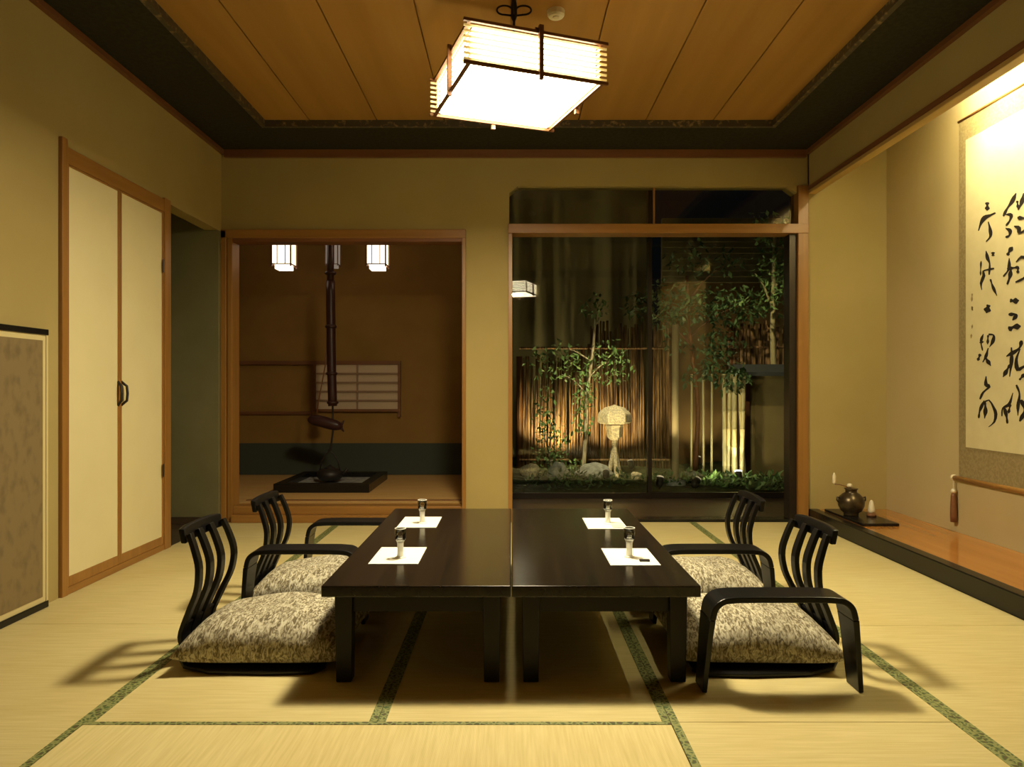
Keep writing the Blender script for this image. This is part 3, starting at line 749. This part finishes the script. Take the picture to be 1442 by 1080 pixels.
# brush strokes traced in 1/9.815-pixel cells of the photo: (row offset, [characters])
R1, R2, R3, R4 = 250, 340, 430, 520
chars = [
 (R1, [([(485,340),(487,400),(485,455)],66), ([(600,488),(530,520),(450,555),(400,630),(365,735)],62), ([(500,610),(525,710),(530,810),(470,885)],48)]),
 (R1, [([(885,215),(830,330),(760,430),(708,535)],58), ([(740,510),(815,520),(795,600),(745,665)],52), ([(740,700),(800,735),(790,800),(740,825)],54),
       ([(990,215),(965,330),(915,445)],58), ([(900,320),(915,430)],40), ([(905,555),(1000,560),(1110,540)],56), ([(860,670),(925,700),(925,770),(1000,735),(1090,690)],56), ([(1060,250),(1100,350),(1060,440)],45)]),
 (R2, [([(470,130),(490,230),(520,310),(512,460)],48), ([(565,145),(567,200)],52), ([(580,372),(500,388),(430,410),(440,470),(400,580),(412,670)],42),
       ([(530,520),(562,620),(620,750)],40), ([(402,270),(396,380),(395,470)],24)]),
 (R2, [([(505,875),(475,990)],100)]),
 (R2, [([(835,75),(790,140),(765,195)],62), ([(790,230),(782,380),(708,485)],46), ([(760,375),(850,365),(925,355)],52), ([(815,380),(800,480),(762,595)],58), ([(912,360),(908,440)],42),
       ([(885,285),(960,215),(1045,250),(1085,350),(1020,480),(950,530),(878,562)],48)]),
 (R2, [([(800,815),(860,822),(925,815)],84)]),
 (R3, [([(780,125),(890,130),(835,205)],54), ([(780,335),(850,300),(948,288)],84)]),
 (R3, [([(432,395),(400,500),(422,625)],38), ([(380,515),(440,500)],34), ([(390,670),(355,765)],44), ([(505,400),(575,415),(562,500),(518,575)],48), ([(498,410),(492,540)],34),
       ([(500,590),(470,700),(425,785)],42), ([(455,710),(535,835)],54)]),
 (R3, [([(962,485),(920,600),(750,705)],58), ([(820,580),(822,750),(795,985)],54), ([(800,820),(705,990)],58), ([(940,600),(888,750),(908,885),(1000,840),(1085,830)],58), ([(1010,940),(930,1030)],52), ([(1050,560),(1075,700)],45)]),
 (R4, [([(470,95),(468,210),(515,240),(430,320),(385,415)],54), ([(445,430),(385,570),(368,675)],44), ([(455,450),(462,560),(450,680)],58), ([(430,470),(510,425),(575,530),(605,620),(582,730),(505,795)],44)]),
 (R4, [([(840,325),(790,480),(700,540),(688,650)],44), ([(715,510),(750,640),(765,750)],52), ([(805,480),(780,610)],40), ([(888,215),(932,340),(912,500),(910,640)],46), ([(955,420),(1005,560),(935,720)],62), ([(1040,480),(1085,600),(1060,720)],48)]),
]
small = [(R2, [([(278,720),(272,830)],26)]), (R2, [([(275,895),(285,955)],26)]), (R3, [([(272,20),(280,70)],22)]), (R3, [([(280,265),(275,320)],22)]), (R3, [([(268,395),(262,455)],24)])]
def brush(chs, m, name):
    for off, strokes in chs:
        bm = BM(); dx = 0
        for pts, wd in strokes:
            sp = smoothpath([(p[0], p[1], 0) for p in pts], 14)
            n = len(sp); L = []; Rr = []
            for i, p in enumerate(sp):
                a = Vector(sp[max(i-1, 0)]); b = Vector(sp[min(i+1, n-1)]); d = (b-a).normalized()
                f = i/(n-1); wv = wd/2*(.72+.3*math.sin(f*9+pts[0][0]))*min(1, .45+4*f, .35+3.2*(1-f))
                nx, ny = -d.y*wv, d.x*wv
                for lst, s in ((L, 1), (Rr, -1)):
                    px, py = 1340+(p[0]+nx*s)/9.815, off+(p[1]+ny*s)/9.815
                    y, z = onwall(px, py); lst.append((y, z))
            x1 = SX-.0195-dx; dx += .00015
            A = [bm.verts.new((x1, y, z)) for y, z in L]; B = [bm.verts.new((x1, y, z)) for y, z in Rr]
            A2 = [bm.verts.new((SX-.0184, y, z)) for y, z in L]; B2 = [bm.verts.new((SX-.0184, y, z)) for y, z in Rr]
            for i in range(n-1):
                bm.faces.new([A[i], A[i+1], B[i+1], B[i]]); bm.faces.new([A[i], A2[i], A2[i+1], A[i+1]]); bm.faces.new([B[i], B[i+1], B2[i+1], B2[i]])
            bm.faces.new([A[0], B[0], B2[0], A2[0]]); bm.faces.new([A[-1], A2[-1], B2[-1], B[-1]])
        obj(name, bm, m, t)
brush(chars, 'ink', 'brush_character'); brush(small, 'faint_ink', 'signature_mark')
t = thing('scroll_weight', 'brown tasselled weight hanging from the left end of the scroll roller', 'scroll weight', (SX-.024, 4.425, 0))
bm = BM(); tube(bm, [(0, 0, .425), (0, 0, .36)], .004, 8); obj('cord', bm, 'ivory', t)
bm = BM(); lathe(bm, [(.012, .34), (.018, .35), (.012, .365)], seg=14); obj('knot', bm, 'ivory', t, smooth=True)
bm = BM(); lathe(bm, [(.018, .16), (.02, .2), (.016, .32), (.01, .345)], seg=14); obj('tassel', bm, 'brown_wood', t, smooth=True)

# alcove tube light fixed behind the beam
t = thing('tube_light', 'fluorescent tube light hidden up behind the beam above the alcove scroll', 'tube light', (2.50, 0, 2.765))
bm = BM(); box(bm, (.0, 2.55, .03), (.09, 4.32, .0745)); obj('housing', bm, 'white_plastic', t)
bm = BM(); tube(bm, [(.06, 2.6, .0), (.06, 4.27, .0)], .014, 12); obj('tube', bm, 'tubeglow', t, smooth=True)
bm = BM(); box(bm, (.035, 2.56, -.02), (.085, 2.6, .03)); box(bm, (.035, 4.27, -.02), (.085, 4.31, .03)); obj('socket', bm, 'white_plastic', t)

def alcove_spot(y, aim, label):
    p0 = Vector((2.42, y, 2.79)); t = thing('downlight', label, 'spotlight', p0)
    d = (Vector(aim)-p0).normalized(); q = d.to_track_quat('Z', 'Y').to_matrix().to_4x4()
    bm = BM(); lathe(bm, [(.018, -.05), (.03, -.04), (.036, .035), (.033, .036)], seg=18); bmesh.ops.transform(bm, matrix=q, verts=bm.verts[:]); obj('housing', bm, 'white_plastic', t, smooth=True)
    bm = BM(); lathe(bm, [(.031, .037), (.030, .040)], seg=18); bmesh.ops.transform(bm, matrix=q, verts=bm.verts[:]); obj('lens', bm, 'spotglow', t)
    bm = BM(); tube(bm, [(0, 0, 0), (0, 0, .048)], .008, 8); obj('bracket', bm, 'white_plastic', t)
    l = bpy.data.lights.new('alcove', 'SPOT'); l.energy = 60; l.color = (1, .88, .55); l.spot_size = math.radians(95); l.spot_blend = 1.0; l.shadow_soft_size = .03
    lo = bpy.data.objects.new('alcove_light', l); COL.objects.link(lo); lo.parent = t; lo.location = d*.06; lo.rotation_euler = d.to_track_quat('-Z', 'Y').to_euler()
alcove_spot(3.95, (2.78, 3.95, 2.35), 'small spotlight behind the alcove beam, the farther one aimed at the scroll')
alcove_spot(3.45, (2.78, 3.45, 2.35), 'small spotlight behind the alcove beam, the nearer one aimed at the scroll')
TF = .097
bm = BM(); box(bm, (-.12, -.28, 0), (.12, .28, .018)); o = obj('display_board', bm, 'lacquer', loc=(2.395, 4.88, TF+.001), bevel=.003)
tag(o, 'thin black lacquer board under the round vase at the far end of the alcove', 'display board')
BZ = TF+.0195
t = thing('round_vase', 'round dark bronze vase with buds on thin twigs in the alcove corner', 'vase', (2.345, 4.90, BZ)); t.scale = (.9, .9, .9)
bm = BM(); lathe(bm, [(.05, 0), (.055, .008), (.05, .016), (.075, .035), (.094, .075), (.096, .105), (.085, .14), (.06, .165), (.042, .175), (.042, .195), (.052, .205), (.045, .207)], seg=30); obj('vase_body', bm, 'bronze', t, smooth=True)
for s in (-1, 1):
    bm = BM(); tube(bm, [(s*.085, 0, .13), (s*.108, 0, .14), (s*.11, 0, .115), (s*.094, 0, .10)], .006, 8); obj('ear_handle', bm, 'bronze', t, smooth=True)
bm = BM(); tube(bm, [(0, 0, .19), (-.04, 0, .22), (-.09, 0, .235), (-.125, .0, .235)], .0035, 6); tube(bm, [(0, 0, .19), (-.01, 0, .22)], .0035, 6); obj('twig', bm, 'brown_wood', t, smooth=True)
bm = BM(); lathe(bm, [(.004, .235), (.014, .25), (.013, .30), (.004, .325)], (-.13, 0, 0), 12); obj('bud', bm, 'ivory', t, smooth=True)
bm = BM(); lathe(bm, [(.006, .212), (.02, .222), (.018, .238), (.004, .244)], (-.012, 0, 0), 12); obj('bud', bm, 'ivory', t, smooth=True)
t = thing('incense_stand', 'small pale ornament on a dark foot beside the round vase', 'ornament', (2.465, 4.86, BZ))
bm = BM(); lathe(bm, [(.03, 0), (.032, .012), (.022, .022)], seg=18); obj('foot', bm, 'brown_wood', t, smooth=True)
bm = BM(); lathe(bm, [(.02, .022), (.024, .04), (.018, .07), (.012, .10), (.004, .11)], seg=18); obj('ornament_body', bm, 'ivory', t, smooth=True)

# ---------------------------------------------------------------- garden
GZ = .0
bm = BM()
N = 26
gv = [[bm.verts.new((-5+12*i/N, YG+.08+6.5*j/N, GZ+(.03*math.sin(i*1.3+j)+.025*random.random() if 0 < j else 0))) for j in range(N+1)] for i in range(N+1)]
for i in range(N):
    for j in range(N): bm.faces.new([gv[i][j], gv[i+1][j], gv[i+1][j+1], gv[i][j+1]])
o = obj('garden_ground', bm, 'soil', smooth=True); tag(o, 'dark mossy garden ground beyond the glass doors', 'ground'); o['kind'] = 'structure'

def reed_fence(x0, x1, y, z0, ztop, label, seed):
    rnd = random.Random(seed)
    t = thing('bamboo_fence', label, 'fence', ((x0+x1)/2, y, GZ-.02))
    cx = (x0+x1)/2
    bm = BM(); x = x0
    while x < x1:
        wd = rnd.uniform(.012, .04); h = ztop(x)+rnd.uniform(-.09, .07)
        tube(bm, [(x-cx+rnd.uniform(-.008, .008), rnd.uniform(-.012, .012), z0), (x-cx+rnd.uniform(-.03, .03), rnd.uniform(-.04, .02), h)], wd/2, 6)
        x += wd*rnd.uniform(.8, 1.15)
    obj('split_bamboo', bm, 'reed', t, smooth=True)
    for zz in (.12, 1.5):
        bm = BM(); tube(bm, [(x0-cx, -.035, zz), (x1-cx, -.035, zz)], .014, 8); obj('rail', bm, 'reed', t, smooth=True)
    for xx in (x0, x1):
        bm = BM(); tube(bm, [(xx-cx, .02, 0), (xx-cx, .02, ztop(xx)+.05)], .04, 10); obj('post', bm, 'brown_wood', t, smooth=True)
reed_fence(.1, 1.95, 8.8, 0, lambda x: 1.78 if x > .95 else 1.35+.25*max(0, x-.3), 'rough vertical split bamboo fence lit from below behind the stone lantern', 3)

bm = BM(); box(bm, (-5, 9.9, -.2), (1.9, 10.0, 4.0)); o = obj('garden_building', bm, 'siding'); tag(o, 'building wall behind the bamboo fence, toned lighter for the room reflected in the glass', 'building')  # wall tone lightened to stand in for the room's reflection in the glass
t = thing('neighbour_house', 'brown plastered house wall with horizontal siding boards above it, right behind the garden', 'house', (0, 9.2, 0))
bm = BM(); box(bm, (1.95, 0, -.2), (6, .12, 2.35)); obj('plaster_wall', bm, 'brown_wall', t)
bm = BM()
for k in range(11):
    z = 2.35+k*.075; prism(bm, [(-.05, z), (-.035, z+.08), (.05, z+.08), (.05, z)], 'x', 1.95, 6)
obj('siding_boards', bm, 'siding', t)
t = thing('garden_wall', 'low ochre plaster wall with dark tile coping at the right of the garden', 'wall', (0, 7.7, -.15))
bm = BM(); box(bm, (2.55, 0, 0), (5, .15, 1.27)); obj('plaster', bm, 'garden_wall', t)
bm = BM(); box(bm, (2.53, -.02, 0), (2.58, .17, 1.27)); obj('end_post', bm, 'brown_wood', t)
bm = BM(); prism(bm, [(-.14, 1.27), (-.14, 1.31), (.075, 1.40), (.29, 1.31), (.29, 1.27)], 'x', 2.42, 5); obj('tile_coping', bm, 'tile', t)
reed_fence(2.65, 4.4, 8.6, 0, lambda x: 1.80, 'short bamboo fence standing above the tiled garden wall at the right', 9)
t = thing('round_post', 'pale peeled log post standing in the garden just right of the door stile', 'post', (1.64, 7.1, GZ))
bm = BM(); tube(bm, [(0, 0, 0), (0, 0, 1.62)], .034, 14); obj('log', bm, 'pole_wood', t, smooth=True)
bm = BM(); lathe(bm, [(.11, 0), (.1, .06), (.06, .08)], seg=14); obj('footing_stone', bm, 'stone', t, smooth=True)

# stone lantern
t = thing('stone_lantern', 'pale stone lantern with a broad cap on a thin leg, lit beside the tree', 'stone lantern', (1.17, 8.05, GZ))
def H(z): return z-GZ
bm = BM(); lathe(bm, [(.08, H(.575)), (.17, H(.585)), (.20, H(.61)), (.19, H(.70)), (.12, H(.765)), (.03, H(.79)), (.01, H(.80))], seg=6); obj('cap', bm, 'granite', t, bevel=.01)
bm = BM(); lathe(bm, [(.05, H(.40)), (.085, H(.44)), (.09, H(.54)), (.11, H(.57))], seg=6); obj('fire_box', bm, 'granite', t)
for k, (ex, ey) in enumerate(((-.13, -.05), (.02, -.16), (.12, .08))):
    bm = BM(); tube(bm, smoothpath([(0, 0, H(.44)), (ex*.15, ey*.15, H(.25)), (ex*.55, ey*.55, H(.02)), (ex, ey, 0)], 12), .026, 8); obj('leg', bm, 'granite', t, smooth=True)

def rock(x, y, r, m, label, sq=.7, seed=1):
    rnd = random.Random(seed); bm = BM(); bmesh.ops.create_icosphere(bm, subdivisions=3, radius=r)
    ph = [rnd.uniform(0, 6) for _ in range(6)]
    for v in bm.verts:
        n = v.co.normalized(); f = 1+.13*math.sin(3*n.x+ph[0])+.1*math.sin(4*n.y+ph[1])+.09*math.sin(5*n.z+ph[2])+.04*math.sin(11*n.x+ph[3])
        v.co = n*r*f; v.co.z *= sq
    o = obj('garden_rock', bm, m, smooth=True, loc=(x, y, GZ+r*sq*.75)); return tag(o, label, 'rock', 'rocks in the garden')
rock(.20, 7.75, .10, 'granite', 'white stone at the far left of the garden floor beside the shrub', 1.0, 2)
rock(.50, 7.6, .13, 'stone', 'grey rounded rock right of the white stone under the shrub', .8, 3)
rock(.90, 7.7, .22, 'stone', 'wide dark flat rock in front of the tree', .4, 4)
rock(1.36, 7.7, .06, 'granite', 'small pale stone near the door stile right of the stone lantern', .8, 5)
rock(1.9, 7.5, .13, 'stone', 'dark rock between the log post and the bamboo clump', .5, 6)

def leaves(bm, c, rad, n, size, rnd, hang=.3, shell=.35):
    for _ in range(n):
        while True:
            p = Vector((rnd.uniform(-1, 1), rnd.uniform(-1, 1), rnd.uniform(-1, 1)))
            if p.length < 1 and p.length > shell*rnd.random(): break
        p = Vector((c[0]+p.x*rad[0], c[1]+p.y*rad[1], c[2]+p.z*rad[2]))
        s = size*rnd.uniform(.6, 1.25)
        d = Vector((rnd.uniform(-1, 1), rnd.uniform(-1, 1), rnd.uniform(-1, .6)-hang)).normalized()
        sd = d.cross(Vector((rnd.uniform(-.5, .5), rnd.uniform(-.5, .5), 1))).normalized()*s*.24
        nn = d.cross(sd).normalized()*s*.08
        q = [p, p+d*s*.45+sd+nn, p+d*s, p+d*s*.45-sd+nn]
        m0 = p+d*s*.45
        v = [bm.verts.new(x) for x in q]+[bm.verts.new(m0)]
        bm.faces.new([v[0], v[1], v[4]]); bm.faces.new([v[1], v[2], v[4]]); bm.faces.new([v[2], v[3], v[4]]); bm.faces.new([v[3], v[0], v[4]])

def tree(name, label, cat, x, y, trunk, branches, clusters, lsize, leafm, barkm, seed, r0=.03):
    rnd = random.Random(seed)
    t = thing(name, label, cat, (x, y, GZ))
    sp = smoothpath(trunk, 20); n = len(sp)
    bm = BM(); tube(bm, sp, [r0*(1-.55*i/n) for i in range(n)], 10); obj('trunk', bm, barkm, t, smooth=True)
    bm = BM()
    for a, b in branches:
        a = Vector(a); b = Vector(b); mid = (a+b)/2+Vector((0, 0, .05))
        tube(bm, smoothpath([a, mid, b], 6), [r0*.4-r0*.05*i for i in range(7)][:len(smoothpath([a, mid, b], 6))], 6)
    if branches: obj('branches', bm, barkm, t, smooth=True)
    else: bm.free()
    bm = BM()
    for c, rad, k in clusters: leaves(bm, c, rad, k, lsize, rnd)
    obj('foliage', bm, leafm, t)
    return t
tree('garden_tree', 'slender pale tree with scattered leaves in the middle of the left glass door', 'tree', .83, 8.2,
     [(0, 0, 0), (.03, 0, .5), (.05, 0, .95), (.11, 0, 1.4), (.15, 0, 1.9)],
     [((.05, 0, .9), (-.25, .05, 1.15)), ((.06, 0, 1.1), (.35, -.05, 1.3)), ((.09, 0, 1.3), (-.3, .1, 1.45)), ((.13, 0, 1.7), (.3, 0, 1.85))],
     [((.02, 0, .95), (.16, .12, .25), 110), ((-.3, .05, 1.3), (.38, .2, .25), 150), ((.32, 0, 1.3), (.3, .2, .28), 150), ((.12, 0, 1.95), (.2, .15, .16), 70), ((.0, 0, .6), (.15, .1, .2), 40)],
     .075, 'leaf', 'bark', 11, .026)
tree('shrub', 'leafy shrub at the left side of the garden above the white stone', 'shrub', .45, 7.95,
     [(0, 0, 0), (-.02, 0, .3), (.0, 0, .6)], [((0, 0, .3), (.12, 0, .6)), ((0, 0, .25), (-.15, 0, .5))],
     [((0, -.1, .35), (.22, .2, .35), 260), ((-.08, 0, .75), (.16, .15, .3), 110), ((.1, -.1, .12), (.35, .15, .12), 120)], .065, 'leaf', 'bark', 12, .015)
tree('garden_tree', 'dark leafy tree whose branches cross the top of the right glass door', 'tree', 2.15, 8.3,
     [(0, 0, 0), (.03, 0, .8), (-.05, 0, 1.5), (-.1, 0, 2.3)], [((-.05, 0, 1.5), (-.6, -.3, 1.85)), ((-.05, 0, 1.6), (.5, -.1, 1.95)), ((-.08, 0, 2.0), (.3, 0, 2.4))],
     [((-.35, -.2, 1.95), (.55, .3, .26), 420), ((.35, -.1, 1.95), (.45, .3, .25), 320), ((.25, -.1, 1.45), (.35, .25, .25), 200), ((-.3, -.3, 1.6), (.14, .12, .25), 70), ((.1, 0, 2.5), (.5, .3, .2), 140)],
     .085, 'leaf_dark', 'brown_wood', 13, .03)
tree('garden_tree', 'tree with a pale trunk and bright leaves at the upper right of the window', 'tree', 3.0, 8.15,
     [(0, 0, 0), (.03, 0, .8), (.0, 0, 1.6), (.03, 0, 2.9)], [((0, 0, 1.9), (-.2, 0, 2.3)), ((0, 0, 2.1), (.25, 0, 2.4))],
     [((-.05, -.1, 2.35), (.22, .2, .45), 230), ((.2, 0, 2.2), (.2, .2, .5), 170), ((-.25, -.1, 1.95), (.25, .2, .15), 90), ((.1, 0, 2.85), (.5, .3, .2), 160)],
     .08, 'leaf', 'bamboo', 14, .045)

# bamboo clump
rnd = random.Random(5)
culms = [(2.03, 7.5, .8), (2.10, 7.45, .8), (2.235, 7.44, .1), (2.275, 7.47, -.2), (2.325, 7.42, -.3), (2.365, 7.48, -.2), (2.405, 7.42, -.1), (2.445, 7.45, .1), (1.9, 7.5, .9)]
where = ['thin one left of the thick stalks', 'thin one just left of the thick stalks', 'leftmost of the thick stalks', 'bright central, right above the lamp', 'front central, brightly lit', 'just right of the lamp', 'second from right', 'rightmost, against the garden wall', 'set apart nearest the log post']
for k, (x, y, thin) in enumerate(culms):
    t = thing('bamboo_culm', 'pale bamboo stalk of the lit clump, %s' % where[k], 'bamboo', (x, y, GZ), 0, 'bamboo stalks in the lit clump')
    rad = .022-.012*thin; lean = rnd.uniform(-.06, .03); h = rnd.uniform(.98, 1.1)
    bm = BM(); pts = []; rr_ = []
    z = 0
    while z < h:
        for dz, f in ((0, 1), (.17, .96), (.178, 1.18), (.186, 1.0)):
            pts.append((lean*(z+dz)/h, 0, z+dz)); rr_.append(rad*f)
        z += .19
    tube(bm, pts, rr_, 10); obj('stalk', bm, 'bamboo', t, smooth=True)
    bm = BM(); leaves(bm, (lean, -.02, h+.1), (.11, .1, .14), 26, .09, rnd, .6); obj('foliage', bm, 'leaf_dark', t)
# ground cover
rnd = random.Random(21)
for k, (x, y, w_, n, lab) in enumerate([(1.85, 7.2, .55, 420, 'low green ground cover plants before the bamboo clump'), (.7, 7.15, .6, 240, 'sparse dark ground cover below the slender tree'), (2.5, 7.1, .35, 160, 'low plants at the foot of the ochre garden wall')]):
    bm = BM(); leaves(bm, (0, 0, .05), (w_, .35, .09), n, .075, rnd, -.6)
    o = obj('ground_cover', bm, 'leaf_dark' if k == 1 else 'leaf', loc=(x, y, GZ)); tag(o, lab, 'plants'); o['kind'] = 'stuff'

def garden_spot(x, y, aim, power, label, col=(1, .80, .42), size=70, lens='spotglow'):
    t = thing('garden_spotlight', label, 'spotlight', (x, y, GZ+.02))
    d = (Vector(aim)-Vector((x, y, GZ+.08))).normalized()
    q = d.to_track_quat('Z', 'Y').to_matrix().to_4x4()
    bm = BM(); lathe(bm, [(.022, -.05), (.034, -.03), (.036, .045), (.032, .046)], seg=16)
    bmesh.ops.transform(bm, matrix=Matrix.Translation((0, 0, .07)) @ q, verts=bm.verts[:]); obj('housing', bm, 'iron', t, smooth=True)
    bm = BM(); lathe(bm, [(.034, .047), (.030, .058), (.012, .064)], seg=16)
    bmesh.ops.transform(bm, matrix=Matrix.Translation((0, 0, .07)) @ q, verts=bm.verts[:]); obj('lens', bm, lens, t)
    bm = BM(); tube(bm, [(0, 0, -.03), (0, 0, .04)], .008, 8); obj('spike', bm, 'iron', t)
    l = bpy.data.lights.new('spot', 'SPOT'); l.energy = power; l.color = col; l.spot_size = math.radians(size); l.spot_blend = .8; l.shadow_soft_size = .03
    lo = bpy.data.objects.new('spot_light', l); COL.objects.link(lo); lo.parent = t
    lo.location = Vector((0, 0, .07))+d*.06; lo.rotation_euler = d.to_track_quat('-Z', 'Y').to_euler()
garden_spot(2.32, 7.25, (2.36, 7.5, .6), 60, 'bright garden spotlight at the foot of the bamboo clump', size=50)
garden_spot(.45, 8.3, (.62, 8.8, .9), 230, 'garden spotlight behind the shrub shining up the bamboo fence', size=110, lens='dimlens')
garden_spot(1.40, 8.3, (1.25, 8.8, 1.0), 90, 'garden spotlight behind the stone lantern shining up the bamboo fence', size=110, lens='dimlens')
garden_spot(.98, 7.35, (1.12, 8.05, .66), 120, 'garden spotlight in front of the stone lantern', size=50, lens='dimlens')
garden_spot(1.75, 6.75, (2.9, 7.8, 1.3), 70, 'added unseen spotlight brightening the trees and ochre wall at the right', (1, .9, .55), 110, lens='dimlens')  # added lamp, brightens the ochre wall and trees
garden_spot(2.3, 8.75, (2.5, 9.2, 1.6), 45, 'added unseen spotlight brightening the brown house wall from its foot', (1, .8, .45), 130, lens='dimlens')  # extra lamp put in to bring up the brown wall
garden_spot(1.42, 6.8, (1.64, 7.1, 1.0), 70, 'added unseen spotlight brightening the log post from its foot', size=46, lens='dimlens')  # lamp added only to lift the log post
# eave outside the veranda doors with two floodlights under it
bm = BM(); box(bm, (-.4, YG+.08, 3.02), (2.9, YG+.75, 3.07)); struct('ceiling', bm, 'brown_wood')
def eave_flood(x, aim, power, label, size, col=(1, .84, .5)):
    y = YG+.4; p0 = Vector((x, y, 2.95))
    t = thing('floodlight', label, 'floodlight', p0)
    d = (Vector(aim)-p0).normalized(); q = d.to_track_quat('Z', 'Y').to_matrix().to_4x4()
    bm = BM(); lathe(bm, [(.02, -.06), (.035, -.04), (.045, .03)], seg=16); bmesh.ops.transform(bm, matrix=q, verts=bm.verts[:]); obj('housing', bm, 'iron', t, smooth=True)
    bm = BM(); lathe(bm, [(.041, .031), (.040, .034)], seg=16); bmesh.ops.transform(bm, matrix=q, verts=bm.verts[:]); obj('lens', bm, 'dimlens', t)
    bm = BM(); tube(bm, [(0, 0, 0), (0, 0, .07)], .008, 8); obj('bracket', bm, 'iron', t)
    l = bpy.data.lights.new('flood', 'SPOT'); l.energy = power; l.color = col; l.spot_size = math.radians(size); l.spot_blend = .8; l.shadow_soft_size = .04
    lo = bpy.data.objects.new('flood_light', l); COL.objects.link(lo); lo.parent = t
    lo.location = d*.05; lo.rotation_euler = d.to_track_quat('-Z', 'Y').to_euler()
eave_flood(.75, (1.0, 8.1, .6), 420, 'left floodlight under the eave, aimed at the stone lantern and slender tree', 40)
eave_flood(1.9, (2.7, 8.0, 1.2), 120, 'right floodlight under the eave, aimed at the trees and ochre wall', 75)
